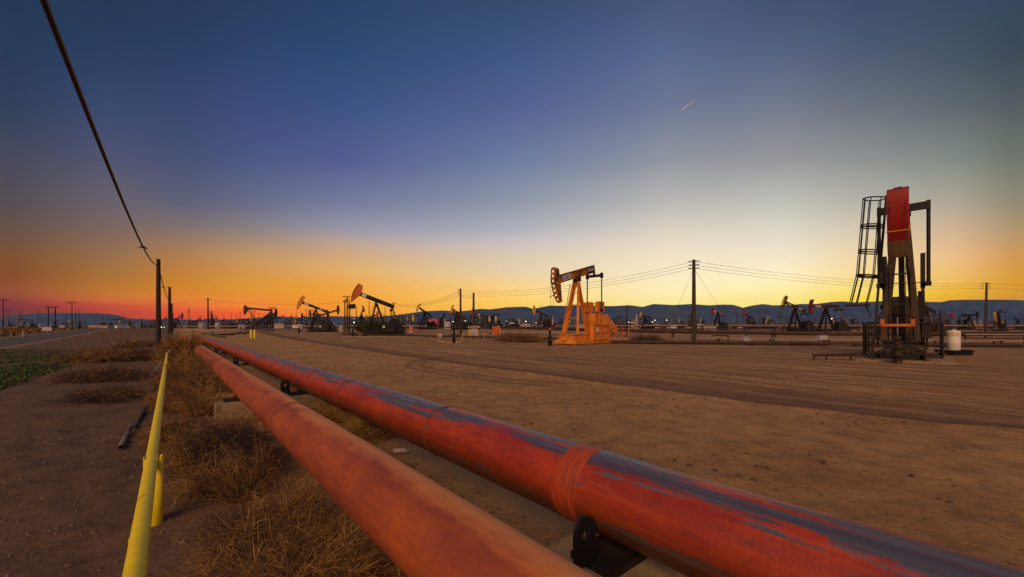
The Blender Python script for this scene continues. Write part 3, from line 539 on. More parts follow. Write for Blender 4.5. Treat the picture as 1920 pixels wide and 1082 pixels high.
brush('twig_litter', US(1.75, 3.35, gz(*US(1.75, 3.35).xy)), .30, .06, 240, [TD, T, G], 'dark twig litter on the pale dirt between the two pipelines', 'twigs', seed=19, thick=.002)
brush('twig_litter', US(1.95, 4.4, gz(*US(1.95, 4.4).xy)), .28, .07, 200, [T, G, M['leaf']], 'brown and green litter under the red pipeline near the golden grass', 'twigs', seed=20, thick=.002)
brush('twig_litter', US(1.5, 2.3, gz(*US(1.5, 2.3).xy)), .24, .05, 150, [T, G], 'dry straw litter beside the nearest sleeper', 'twigs', seed=21, thick=.002)
brush('dry_bush', at(985, 44.5), 2.4, 1.0, 500, [OL, T, G], 'wide brown scrub left of the orange pumpjack wellhead', seed=30, thick=.02)
brush('dry_bush', at(960, 46.5), 2.2, 1.0, 400, [OL, T, G], 'brown scrub behind the orange cabinet', seed=31, thick=.02)
brush('dry_bush', at(1213, 43), 1.9, .9, 400, [T, OL, TD], 'brown scrub on the low pipes right of the orange pumpjack', seed=32, thick=.02)
for i, (px, Y) in enumerate(((696, 84), (716, 86), (682, 88), (706, 90))):
    brush('green_bush', at(px, Y), 1.7, 3.0, 420, [OL, M['leaf_dark']], ['olive bush between the legs of the big orange-headed pumpjack','olive bush right of the legs of the big orange-headed pumpjack','olive bush left of the legs of the big orange-headed pumpjack','olive bush farthest behind the big orange-headed pumpjack'][i], 'bush', seed=40+i, thick=.05, droop=.1, group='bushes behind the orange-headed pumpjack')

def blades(name, mats, pts, hgt, wid, label, seed=0, cat=None):
    rnd = random.Random(seed); mb = MB()
    for (x, y) in pts:
        z = gz(x, y)-.01; h = hgt*rnd.uniform(.4, 1.2); a = rnd.uniform(0, 6.28); ww = wid*rnd.uniform(.6, 1.4); lx, ly = rnd.gauss(0, .5)*h, rnd.gauss(0, .5)*h
        c, s = math.cos(a)*ww, math.sin(a)*ww; mb.cur = rnd.randrange(len(mats))
        mb.add([(x-c,y-s,z),(x+c,y+s,z),(x+c*.8+lx*.5,y+s*.8+ly*.5,z+h*.6),(x-c*.8+lx*.5,y-s*.8+ly*.5,z+h*.6),(x+lx,y+ly,z+h*.85)], [(0,1,2,3),(3,2,4)])
    o = mb.build(name, mats); tag(o, label, cat or name.replace('_', ' '), kind='stuff'); return o
rnd = random.Random(5); pts = []
while len(pts) < 9000:
    px = rnd.uniform(-80, 190); t = rnd.random(); py = 762-(px+80)*.35-t*85
    Y = CAMH*F/(py-HOR); X = (px-960)/F*Y
    if float(vnoise(np.array([X*.6]), np.array([Y*.6]))[0])+.5*float(vnoise(np.array([X*1.9]), np.array([Y*1.9]))[0])-.004*max(0,px-90) > -.08 and 7 < Y < 30: pts.append((X, Y))
blades('green_weeds', [M['leaf'], M['leaf_dark'], M['leaf_dark'], M['twig']], pts, .11, .018, 'low patch of green weeds on the dark dirt at the left edge', 1, 'weeds')
pts = []
while len(pts) < 11000:     # tan scrub strip on the far side of the road
    a = rnd.uniform(-10, 260); o = rnd.uniform(3.6, 26)*1.0; p = rc+rd*a-rn*o
    pts.append((p.x, p.y))
blades('roadside_scrub', [M['golden'], M['olive'], M['twig']], pts, .55, .11, 'golden scrub strip on the far side of the road', 2, 'scrub')
pts = [(rc+rd*rnd.uniform(20, 200)+rn*rnd.uniform(3.6, 14)) for _ in range(1800)]
blades('verge_scrub', [M['golden'], M['twig']], [(p.x, p.y) for p in pts], .22, .05, 'sparse dry scrub on the near verge of the road', 3, 'scrub')
# pebbles and clods
mb = MB(); rnd = random.Random(8)
for i in range(9000):
    if rnd.random() < .55: u = rnd.uniform(-2.5, 1.0); s = rnd.uniform(1.2, 12)
    elif rnd.random() < .5: u = rnd.uniform(1.3, 2.4); s = rnd.uniform(1, 8)
    else: u = rnd.uniform(2.5, 12); s = rnd.uniform(-4, 14)
    p = US(u, s); z = gz(p.x, p.y); r = .004+.020*rnd.random()**5; vs = []
    for k in range(2):
        for j in range(5):
            a = j*1.2566+rnd.random()*.6; q = r*rnd.uniform(.7, 1.2)*(1 if k == 0 else .55); vs.append((p.x+q*math.cos(a), p.y+q*math.sin(a), z-.003+(0 if k == 0 else r*.8)))
    mb.add(vs, [(j, (j+1) % 5, 5+(j+1) % 5, 5+j) for j in range(5)]+[(5,6,7,8,9)])
m3 = MB()
for i in range(5200):
    u = rnd.uniform(2.6, 16); s = rnd.uniform(-8, 20)
    if float(vnoise(np.array([u*.9]), np.array([s*.9]))[0])+.5*float(vnoise(np.array([u*3.]), np.array([s*3.]))[0]) < .12: continue
    p = US(u, s); z = gz(p.x, p.y); r = .008+.034*rnd.random()**3; vs = []
    for k in range(2):
        for j in range(5):
            a = j*1.2566+rnd.random()*.7; q = r*rnd.uniform(.6, 1.3)*(1 if k == 0 else .5); vs.append((p.x+q*math.cos(a)*1.3, p.y+q*math.sin(a), z-.003+(0 if k == 0 else r*.6)))
    m3.add(vs, [(j, (j+1) % 5, 5+(j+1) % 5, 5+j) for j in range(5)]+[(5,6,7,8,9)])
tag(m3.build('clods', pmat('dark_clod', (.10,.055,.033), .95, var=.5, scale=20)), 'dark clods and gravel in patches on the dirt yard', 'clods', kind='stuff')
tag(mb.build('pebbles', M['stone']), 'small pebbles and clods strewn over the dirt', 'pebbles', kind='stuff')
# crumpled sheet, bottle
p = at(478, 3.12); mb = MB(); rnd = random.Random(4); n = 9
vs = [((i-4)*.02+rnd.gauss(0,.006), (j-4)*.012+rnd.gauss(0,.005), .02+abs(rnd.gauss(0,.014))) for i in range(n) for j in range(n)]
mb.add(vs, [(i*n+j, i*n+j+1, (i+1)*n+j+1, (i+1)*n+j) for i in range(n-1) for j in range(n-1)])
tag(mb.build('crumpled_sheet', M['paper'], loc=p, rz=.6), 'crumpled pale plastic scrap on the dirt at the bottom left of the pipes', 'litter')
p = US(2.18, 4.95); mb = MB(); mb.tube([(0,0,0),(.005,0,0),(.15,0,0),(.16,0,0)], [.028,.033,.033,.02], 14); mb.tube([(.158,0,0),(.19,0,0)], .012, 10)
tag(mb.build('bottle', M['paper'], loc=(p.x, p.y, gz(p.x, p.y)+.035), rz=.15), 'small pale bottle lying in the dirt below the red pipeline', 'bottle')
# ------------------------------------------------------------------ pumpjacks
# local frame: origin on the ground below the saddle bearing, beam along x, horse head towards -x
def pumpjack(loc, rz, label, H=6.0, tilt=0.0, Lf=3.6, Lr=3.1, ca=90, body='black', head='head_orange', beam='black', weight=None, guard=None, gear=None,
             style='solid', W=.95, group=None, weights=True, bh=.62, stub=False, panels=(), rails=False, cage=False, base=True, box=False, scale=1.0, eqw=1.0, platform=False,
             hang=True, eqh=.26, seed=0, headw=.46, clen=1.9, pin=1.05, mound=False, darkbase=False, taninf=None, wires=True, fx=-1.0, rx=1.75, legw=.26, hoff=0.0, farguard=False, deep=0.0, legmat=None, cwt=.30, slab=False, pr=.062):
    t = empty('pumpjack', loc, rz, label, 'pumpjack', group)
    if scale != 1.0: t.scale = (scale,)*3
    B, Hd, Bm = M[body], M[head], M[beam]; Wt = M[weight or body]; Gd = M[guard or body]; Gr = M[gear or body]
    ct, st = math.cos(tilt), math.sin(tilt)
    def bf(x, y, z): return Vector((x*ct+z*st, y, H+(-x*st+z*ct)))       # beam frame, tilt>0 raises the head
    zb = .95 if base else .35
    # skid and plinth
    if base:
        q = MB(); bw = W*2+.5
        for y in (-bw/2, bw/2): q.ibeam((-1.9, y, .18), (5.2, y, .18), .22, .36, .04)
        for x in (-1.85, .2, 1.9, 3.4, 5.1): q.bar((x, -bw/2+.13, .2), (x, bw/2-.13, .2), .16, .28)
        q.box((1.4, 0, .385), (6.4, bw-.3, .04)); q.box((.0, 0, .66), (3.4, bw-.5, .50)); q.box((0, 0, .928), (3.6, bw-.35, .03))
        q.build('skid', Gd if platform else B, t)
    else:
        q = MB(); [q.ibeam((-1.6, y, .2), (4.6, y, .2), .2, .36, .04) for y in (-.7, .7)]; q.box((1.5, 0, .4), (6.1, 1.5, .035)); q.build('skid', B, t)
    # samson post
    ap = H-.42; lw = legw
    for y in (-1, 1):
        q = MB(); q.ibeam((fx, y*W, zb), (-.05, y*.19, ap), lw, lw, .035); q.box((fx, y*W, zb+.02), (.5, .45, .04)); q.build('leg', M[legmat] if legmat else B, t)
    q = MB(); q.ibeam((rx, 0, zb), (.12, 0, ap), lw*1.1, lw*1.1, .035); q.build('leg', B, t)
    for k in (.3, .55, .78):
        x = fx*(1-k)-.05*k; yy = W*(1-k)+.19*k; z = zb+(ap-zb)*k; MB().bar((x, -yy, z), (x, yy, z), .07, .07).build('cross_brace', B, t)
    q = MB(); q.box((0, 0, ap+.05), (.62, .62, .09)); q.tube([(0,-.38,H-.14),(0,.38,H-.14)], .13, 12); [q.box((0, y, H-.2), (.34, .16, .3)) for y in (-.26, .26)]; q.build('saddle_bearing', M['dark'] if body == 'orange' else B, t)
    # walking beam
    q = MB(); a, b_ = bf(-Lf+.85, 0, .30), bf(Lr, 0, .30)
    q.ibeam(a, b_, .30, bh, .035)
    for x in np.arange(-Lf+1.2, Lr, .9): q.prism([(x-.02, -bh/2+.34), (x+.02, -bh/2+.34), (x+.02, bh/2+.26), (x-.02, bh/2+.26)], -.14, .14, bf)
    bo = q.build('walking_beam', Bm, t)
    for (x0, x1, mt, txt) in panels:
        q = MB(); zc = .30; hh = bh*.36
        for y in (-.165,):
            q.prism([(x0, zc-hh), (x1, zc-hh), (x1, zc+hh), (x0, zc+hh)], y, y+.012, bf)
        pl = q.build('name_plate', M[mt], bo)
        if txt:
            cu = bpy.data.curves.new('lettering', 'FONT'); cu.body = txt; cu.size = hh*1.9; cu.align_x = 'CENTER'; cu.align_y = 'CENTER'; cu.extrude = .004
            lo = bpy.data.objects.new('lettering_curve', cu); COL.objects.link(lo); cu.materials.append(M['white'] if mt == 'black' else M['black'])
            lo.location = bf((x0+x1)/2, -.172, zc); lo.rotation_euler = Matrix(((ct,0,0),(0,1,0),(0,0,1))).to_euler()
            X = (bf(1,0,0)-bf(0,0,0)); Z = (bf(0,0,1)-bf(0,0,0)); Nn = X.cross(Z); lo.rotation_euler = Matrix((X, Z, Nn)).transposed().to_euler()
            bpy.context.view_layer.update(); me_ = bpy.data.meshes.new_from_object(lo); lm = bpy.data.objects.new('lettering', me_); COL.objects.link(lm); lm.parent = pl; lm.location = lo.location; lm.rotation_euler = lo.rotation_euler
            bpy.data.objects.remove(lo)
    # horse head
    q = MB(); A = R(25); ns = 14
    arc = [(-Lf*math.cos(-A+2*A*k/ns), Lf*math.sin(-A+2*A*k/ns)+.15+hoff) for k in range(ns+1)]
    if style == 'solid':
        q.prism(arc+[(-Lf*math.cos(A)+.42+deep, arc[-1][1]-.12), (-Lf+1.05+deep, .72), (-Lf+.95+deep, -.02), (arc[0][0]+.10, arc[0][1]+.02)], -headw*.3, headw*.3, bf)
        for k in range(ns):
            q.prism([arc[k], arc[k+1], (arc[k+1][0]+.05, arc[k+1][1]), (arc[k][0]+.05, arc[k][1])], -headw/2, headw/2, bf)
    elif style == 'flat':        # broad plain face, parallel edges
        q.prism([(x, z) for x, z in arc]+[(x+.55, z) for x, z in arc[::-1]], -headw/2, headw/2, bf)
    else:                        # slotted track and web
        def strip(r0, r1, y0, y1):
            for k in range(ns):
                a0 = -A+2*A*k/ns; a1 = -A+2*A*(k+1)/ns
                q.prism([(-r0*math.cos(a0), r0*math.sin(a0)+.15+hoff), (-r0*math.cos(a1), r0*math.sin(a1)+.15+hoff), (-r1*math.cos(a1), r1*math.sin(a1)+.15+hoff), (-r1*math.cos(a0), r1*math.sin(a0)+.15+hoff)], y0, y1, bf)
        for y in (-headw/2, headw/2-.09): strip(Lf, Lf-.10, y, y+.09)
        strip(Lf-.10, Lf-.14, -headw/2, -headw/2+.05); strip(Lf-.10, Lf-.14, headw/2-.05, headw/2)
        for k in range(0, ns+1, 2):
            a0 = -A+2*A*k/ns; q.bar(bf(-(Lf-.05)*math.cos(a0), -headw/2+.09, (Lf-.05)*math.sin(a0)+.15+hoff), bf(-(Lf-.05)*math.cos(a0), headw/2-.09, (Lf-.05)*math.sin(a0)+.15+hoff), .09, .15)
            q.bar(bf(-(Lf-.12)*math.cos(a0), 0, (Lf-.12)*math.sin(a0)+.15+hoff), bf(-(Lf-.42)*math.cos(a0), 0, (Lf-.42)*math.sin(a0)+.15+hoff), headw*.7, .20)
        inner = [(-(Lf-.38)*math.cos(-A+2*A*k/ns), (Lf-.38)*math.sin(-A+2*A*k/ns)+.15+hoff) for k in range(ns+1)]
        q.prism(inner+[(-Lf*math.cos(A)+.62, inner[-1][1]+.02), (-Lf+.93, .62), (-Lf+.93, -.02), (arc[0][0]+.30, arc[0][1]+.1)], -headw*.38, headw*.38, bf)
    ho = q.build('horse_head', Hd, t)
    if taninf:
        q = MB(); lo_ = arc[:5]
        q.prism([(x-.012, z-.01) for x, z in lo_]+[(x+.2, z) for x, z in lo_[::-1]], -headw/2-.01, headw/2+.01, bf); q.build('head_skirt', M[taninf], ho)
    # bridle, carrier bar, rod
    if hang:
        yb = headw*.36; low = bf(arc[0][0], 0, arc[0][1]); xw = -Lf-.03
        mid = bf(-Lf*math.cos(R(4)), 0, 0)
        zc = 1.75/scale if wires else low.z-1.3
        q = MB()
        for y in (-yb, yb): q.tube([(xw, y, H*.98+.1*0), (xw, y, zc)], .014, 6)
        q.build('bridle', M['cable'], t)
        q = MB(); q.box((xw, 0, zc), (.10, headw*1.5, .11)); [q.box((xw, y, zc+.12), (.10, .13, .30)) for y in (-headw*.68, headw*.68)]
        q.build('carrier_bar', M['head_orange' if taninf else 'dark'], t)
        q = MB(); q.tube([(xw, 0, .9), (xw, 0, zc+.35)], .02, 8); q.build('polished_rod', M['galv'], t)
    # equalizer, pitmans, cranks
    gx, gzc = Lr*.93, H*.36+.1
    ebar = bf(Lr-.25, 0, -.42); q = MB(); EW = eqw*1.02
    q.tube([bf(Lr-.25, 0, -.05), ebar], .12, 10); q.box((ebar.x, 0, ebar.z), (.24, EW*2, eqh)); [q.box((ebar.x, y, ebar.z), (.34, .18, .5)) for y in (-EW, EW)]; q.build('equalizer', B if beam != 'orange_dark' else M['dark'], t)
    a = R(ca); pinp = Vector((gx+pin*math.cos(a), 0, gzc+pin*math.sin(a)))
    for y in (-EW, EW):
        q = MB(); q.tube([(ebar.x, y, ebar.z), (pinp.x, y, pinp.z)], pr, 8); q.tube([(pinp.x, y-.12, pinp.z), (pinp.x, y+.12, pinp.z)], .14, 10); q.build('pitman_arm', M['dark'] if beam == 'orange_dark' else Bm, t)
    if weights:
        dv = Vector((math.cos(a), 0, math.sin(a))); nv = Vector((-math.sin(a), 0, math.cos(a)))
        for y in (-EW+.22, EW-.22):
            q = MB(); c0 = Vector((gx, y, gzc))
            def pr(pts): return [((c0+dv*p+nv*n_).x, (c0+dv*p+nv*n_).z) for p, n_ in pts]
            q.prism(pr([(-.45,-.24),(clen,-.15),(clen,.15),(-.45,.24)]), y-.07, y+.07); cr = q.build('crank', B, t)
            q = MB()
            for sgn in (-1, 1):
                q.prism(pr([(clen*.35,sgn*.19),(clen*.45,sgn*.62),(clen*.97,sgn*.66),(clen*1.02,sgn*.17)][::sgn]), y-cwt/2, y+cwt/2)
            q.build('counterweight', Wt, cr)
    # gearbox on its pedestal
    q = MB(); q.box((gx, 0, (gzc-.5+.4)/2), (1.3, .95, gzc-.5-.4)); q.build('gearbox_stand', Gr, t)
    q = MB(); q.prism([(gx-.75,gzc-.5),(gx+.75,gzc-.5),(gx+.78,gzc+.25),(gx+.35,gzc+.55),(gx-.35,gzc+.55),(gx-.78,gzc+.25)], -EW*.55, EW*.55); q.tube([(gx,-EW+.05,gzc),(gx,EW-.05,gzc)], .13, 12); q.build('gearbox', Gr, t)
    # motor and belt guard
    q = MB(); q.tube([(4.55,-.45,.95),(4.55,.35,.95)], .27, 14); q.box((4.55,0,.55), (.6,.7,.3)); q.build('motor', B, t)
    q = MB(); y0 = -EW*.55-.32
    if farguard: q.prism([(gx+.35,gzc-.55),(gx+.25,gzc+.35),(gx+1.1,gzc+.55),(6.1,1.55),(6.3,1.5),(6.3,.75),(5.6,.9)], y0, y0+.3)
    elif mound: q.prism([(gx-1.0,.42),(gx-.95,gzc+.1),(gx-.3,gzc+.75),(gx+.35,gzc+.7),(5.0,1.2),(5.15,.42)], y0-.25, y0+.15)
    else: q.prism([(gx-.25,gzc-.75),(gx-.35,gzc+.45),(gx+.25,gzc+.85),(gx+.75,gzc+.65),(4.95,1.30),(5.0,.72),(4.3,.62)], y0, y0+.28)
    q.build('belt_guard', Gd, t)
    if stub:
        q = MB(); q.prism([(-Lf-.8, .30), (-Lf+.1, .42), (-Lf+.1, .50), (-Lf-.8, .34)], -.06, .06, lambda x, y, z: bf(x, y, z-1.35)); q.build('head_latch', B, ho)
    # ladder on the samson post
    q = MB()
    yl = W+.05; a0, a1 = Vector((fx-.35, yl*.7, zb)), Vector((-.42, .30, ap-.2)); yv = Vector((0, .2, 0))
    for s_ in (-1, 1): q.bar(a0+yv*s_, a1+yv*s_, .045, .045)
    nr = int((a1-a0).length/.32)
    for k in range(1, nr): c = a0.lerp(a1, k/nr); q.bar(c-yv, c+yv, .03, .03)
    if not cage: q.build('ladder', Gd if platform else B, t)
    if box or platform:
        q = MB(); q.box((2.0, -W-.42, 1.12), (2.5, .5, 1.45)); q.box((2.0, -W-.42, 1.86), (2.6, .6, .04)); bx_ = q.build('control_box', Gd, t)
        MB().box((1.25, -W-.675, 1.45), (.36, .012, .42)).build('notice', M['white'], bx_)
    if platform:
        q = MB(); q.box((2.65, 0, .24), (9.3, 2.7, .34)); [q.bar((x, y, 0), (x, y, .4), .12, .12) for x in (5.6, 7.0) for y in (-1.4, 1.4)]; q.build('platform', Gd, t)
        q = MB()
        for y in (-1.55,):
            for x in (.6, 1.9, 3.2, 4.5, 5.8, 7.1): q.bar((x, y, .45), (x, y, 1.75), .055, .055)
            for z in (1.1, 1.75): q.bar((.6, y, z), (7.1, y, z), .05, .05)
        for x in (7.15,):
            for y in (-1.5, 0, 1.5): q.bar((x, y, .45), (x, y, 1.75), .055, .055)
            for z in (1.1, 1.75): q.bar((x, -1.5, z), (x, 1.5, z), .05, .05)
        for a_, b2 in (((3.3,-1.3,.46),(3.8,-1.3,1.5)), ((4.3,-1.3,.46),(3.8,-1.3,1.5)), ((5.0,-1.3,.46),(5.35,-1.3,1.5))): q.bar(a_, b2, .09, .09)
        q.build('guard_rail', M['head_orange'], t)
    if rails:
        q = MB()
        for y in (-1.52, 1.52):
            for x in (.4, 2.2, 4.0, 5.6): q.bar((x, y, 0), (x, y, 1.9), .06, .06)
            for z in (1.0, 1.9): q.bar((.4, y, z), (5.6, y, z), .05, .05)
        q.bar((.4,-1.52,1.9), (.4,1.52,1.9), .05, .05); q.build('guard_rail', B, t)
        for y in (-1.52, 1.52):
            q = MB(); [q.box((x, y, .95), (.05, .05, 1.65)) for x in np.arange(.5, 3.0, .14)]; q.box((1.75, y, .15), (2.6, .06, .06)); q.box((1.75, y, 1.75), (2.6, .06, .06)); q.box((1.75, y*.985, .95), (2.5, .012, 1.55)); q.build('mesh_panel', B, t)
    if cage:
        base_ = Vector((-1.15, 1.02, .35)); top_ = Vector((-.75, .52, 8.45)); dv = (top_-base_).normalized(); yv = Vector((.22, 0, 0)); out = Vector((0, 1, .15)).normalized()
        q = MB()
        for s_ in (-1, 1): q.bar(base_+yv*s_, top_+yv*s_, .075, .075)
        for k in range(1, 27): c = base_.lerp(top_, k/27); q.bar(c-yv, c+yv, .035, .035)
        lad = q.build('ladder', B, t)
        q = MB(); pos = []
        for z in (8.35, 6.95, 6.85, 5.62, 5.5, 4.32, 4.22):
            c = base_+dv*((z-base_.z)/dv.z); pts_ = [c+yv*(2.1*math.cos(f))+out*(.92*(.5+.5*math.sin(f))) for f in np.linspace(-math.pi/2, 1.5*math.pi, 22)]
            q.tube(pts_, .034, 6, cap=False); pos.append(pts_)
        for k in (4, 7, 9, 11, 13, 15, 18): q.tube([pos[0][k], pos[1][k], pos[3][k], pos[5][k], pos[6][k]+Vector((0, .28, -1.4))], .024, 5)
        q.build('safety_cage', B, lad)
        q = MB(); q.box((-1.05, 1.65, 2.82), (.8, 1.0, .07)); q.bar((-1.05, 1.3, 2.8), (-1.05, 1.1, 2.2), .06, .06); q.build('landing', B, lad)
    return t

def wellhead(loc, label, h=1.6, mat='black', rz=0.0, red=False, wheel=True, group='wellheads'):
    t = empty('wellhead', loc, rz, label, 'wellhead', group); m = M[mat]
    q = MB(); q.lathe((0,0,0), [(.17,0),(.17,.25*h),(.24,.26*h),(.24,.31*h),(.14,.32*h),(.12,.5*h),(.2,.51*h),(.2,.56*h),(.1,.57*h),(.09,.8*h),(.13,.81*h),(.13,.9*h),(.05,.92*h),(.03,h)], 14)
    q.build('casing', m, t)
    q = MB(); q.tube([(-.55,0,.42*h),(.55,0,.42*h)], .055, 8); q.tube([(0,-.4,.68*h),(0,.4,.68*h)], .045, 8); [q.box((x,0,.42*h), (.07,.22,.22)) for x in (-.32,.32,.52)]; q.build('flow_cross', m, t)
    if wheel:
        q = MB(); q.tube([(.34,.03,.42*h),(.34,.03,.60*h)], .02, 6); q.tube([Vector((.34+.12*math.cos(a), .03+.12*math.sin(a), .6*h)) for a in np.linspace(0, 6.283, 14)], .016, 5, cap=False); q.build('handwheel', M['red'] if red else m, t)
    if red:
        MB().lathe((0,0,.92*h), [(.09,0),(.11,.05),(.11,.12),(.05,.15)], 12).build('stuffing_box', M['head_orange'], t)
    return t

def pole(px, top, Y, label, r=.12, arms=(), mat='wood', group=None, lean=0.0, name='utility_pole', cat='pole', extras=None, base=None):
    p = at(px, Y); h = hz(top, Y)-p.z
    t = empty(name, p, -math.atan((px-960)/F), label, cat, group)
    MB().tube([(0,0,-.3),(lean*h*.5,0,h*.5),(lean*h,0,h)], [r*1.15, r, r*.8], 10).build('shaft', M[mat], t)
    for z, wd in arms:
        q = MB(); q.bar((lean*h-wd/2, -r, h-z), (lean*h+wd/2, -r, h-z), .1, .12)
        q.bar((lean*h-wd*.3,-r,h-z), (lean*h,-r,h-z-.5), .04, .04); q.bar((lean*h+wd*.3,-r,h-z), (lean*h,-r,h-z-.5), .04, .04)
        ao = q.build('crossarm', M[mat], t)
        for k in (-1, -.45, .45, 1): MB().lathe((lean*h+k*wd*.46, -r, h-z+.06), [(.035,0),(.05,.05),(.03,.1),(.05,.14),(.02,.2)], 8).build('insulator', M['dark'], ao)
    if extras: extras(t, h)
    return t, h
def hang(name, a, b, sag, r, mat, label, cat='cable', n=24, group=None):
    a = Vector(a); b = Vector(b); pts = []
    for k in range(n+1):
        t = k/n; p = a.lerp(b, t); p.z -= sag*4*t*(1-t); pts.append(p)
    o = MB().tube([p-a for p in pts], r, 6).build(name, M[mat], loc=a); return tag(o, label, cat, group)

# the orange pumpjack
po = at(1082, 39.0)
pumpjack(po, R(45), 'big orange pumpjack, beam raised at the back, with guard rails on a dirt pad', H=6.45-po.z, tilt=-R(15), Lf=3.75, Lr=3.2, ca=92, body='orange', head='orange_dark', beam='orange_dark', weight='orange', guard='orange', style='slotted',
         stub=True, panels=((-2.5,-1.1,'lilac','~~'), (1.7,2.95,'black','7WR-J')), platform=True, clen=1.75, pin=.9, bh=.74, W=.8, eqw=.84, hoff=-.32, farguard=True)
wellhead(at(1031, 35.3), 'dark wellhead with a red-lit stuffing box below the orange slotted horse head', 1.5, red=True)
# the tall red-headed pumpjack on the right
pr_ = Vector((20.28, 21.2, gz(20.28, 21.2)))
tall = pumpjack(pr_+Vector((.03,-.03,0)), R(44.5), 'tall pumpjack with long red horse head and caged ladder, seen head on', H=7.65, tilt=-R(23), Lf=3.75, Lr=3.3, ca=88, body='black', head='red', beam='black', weight='black', gear='brown', style='flat', legmat='brown',
         cage=True, rails=True, taninf='tan', headw=.74, W=.60, eqw=1.0, clen=2.9, pin=1.25, fx=-.8, rx=2.2, legw=.22, cwt=.2, pr=.085, bh=.8, eqh=.40)
tw = Vector((20.28-3.79*math.cos(R(45.2)), 21.2-3.79*math.sin(R(45.2)), 0)); tw.z = gz(tw.x, tw.y)
wellhead(tw, 'rusty dark wellhead at the foot of the tall red-headed pumpjack', 1.35, 'brown', rz=-.8)
# red name lamp, bar across the red head
hb = [k for k in tall.children if k.name.startswith('horse_head')][0]
q = MB(); q.tube([(-3.83,-.40,6.05),(-3.83,.40,6.05)], .022, 8); q.tube([(-3.83,-.40,6.05),(-3.83,-.40,6.25)], .02, 6); q.build('retaining_bar', M['yellow_head'], hb)
MB().box((-2.72,.02,8.05), (.5,.30,.42)).build('end_cap', M['black'], hb)
for x_, y_, z_ in ((.9,-.95,1.5), (.9,.95,1.35)):
    q = MB(); q.box((x_,y_,z_), (.7,.35,.8)); q.box((x_-.36,y_,z_+.1), (.02,.2,.25)); q.tube([(x_,y_,z_-.4),(x_,y_,.5)], .04, 6); q.tube([(x_,y_+.1,z_+.4),(x_+.1,y_*.8,z_+1.2),(x_+.9,y_*.4,z_+1.3)], .025, 6); q.build('switch_box', M['dark'], tall)
for y_ in (-.42,.42): MB().tube([(-.75,y_,.95),(-.6,y_*.9,4.6)], .035, 6).build('conduit', M['brown'], tall)
q = MB(); q.tube([(-2.9,-.9,.75),(-2.9,.9,.75)], .045, 8); q.tube([(-2.9,-.9,.75),(-2.9,-.9,0)], .04, 6); q.tube([(-2.9,.9,.75),(-2.9,.9,0)], .04, 6); q.build('bump_rail', M['brown'], tall)
q = MB(); q.tube([(-2.4,-1.1,.35),(1.8,-1.5,.4)], .06, 8); q.tube([(-2.4,1.1,.3),(1.8,1.5,.35)], .06, 8); q.tube([(-2.4,-1.1,.35),(-3.3,-.2,.5)], .05, 8); q.build('return_line', M['brown'], tall)
for z_ in (3.0, 3.9): MB().tube([Vector((-.32-.3*math.sin(a_),.9*math.cos(a_),z_)) for a_ in np.linspace(0, math.pi, 8)], .02, 5).build('cable_loop', M['black'], tall)
MB().lathe((-3.55,.08,7.6), [(.02,0),(.08,.03),(.08,.07),(.02,.1)], 10).build('reflector', M['white'], hb)
p = at(1788, 23.5); t = empty('storage_drum', p, 0, 'white plastic drum on a dark tray right of the tall red-headed pumpjack', 'drum')
MB().lathe((0,0,.28), [(0.266,0),(0.285,.03),(0.285,.4),(0.292,.42),(0.285,.44),(0.285,1.05),(0.266,1.12),(0.089,1.14),(0.089,1.18),(0.015,1.19)], 28).build('drum_body', M['white'], t)
MB().lathe((0,0,.28), [(0.287,.80),(0.289,.81),(0.289,1.02),(0.287,1.03)], 28).build('drum_band', pmat('pale_yellow_label', (.62,.52,.30), .6), t)
q = MB(); q.prism([(-.62,.28),(-.5,0),(.5,0),(.66,.30),(.60,.30),(.46,.05),(-.46,.05),(-.56,.28)], -.5, .5); q.build('tray', M['black'], t)
# low flow line pipework in front of the tall pumpjack
t = empty('flow_line', at(1560, 20.3), R(4), 'low rusty flow line on short stands in front of the tall red-headed pumpjack', 'pipework'); 
q = MB(); q.tube([(-1.0,0,.25),(6.2,0,.27)], .06, 8); [q.tube([(x,0,0),(x,0,.25)], .035, 6) for x in (-.95,-.3,1.0,2.0,3.0,4.6)]; [q.lathe((x,0,.2), [(.09,0),(.11,.05),(.11,.12),(.05,.2),(.03,.3)], 8) for x in (1.5, 2.6, 3.9)]; q.build('header_pipe', M['brown'], t)
MB().tube([(-.95,0,.27),(.4,1.2,.55),(1.6,1.9,.62),(3.6,2.6,.62)], .05, 8).build('bent_pipe', M['tan'], t)
MB().box((21.6-1.5, 22.2-1.5, gz(20, 21)+.03), (5.4, 3.4, .10), rz=R(45)).build('concrete_pad', pmat('dusty_pad', (.36,.225,.12), .95, var=.3, scale=3, second=(.16,.09,.05), mask=(.5,.65)))
tag(bpy.data.objects['concrete_pad'], 'dusty concrete pad under the tall red-headed pumpjack', 'pad')

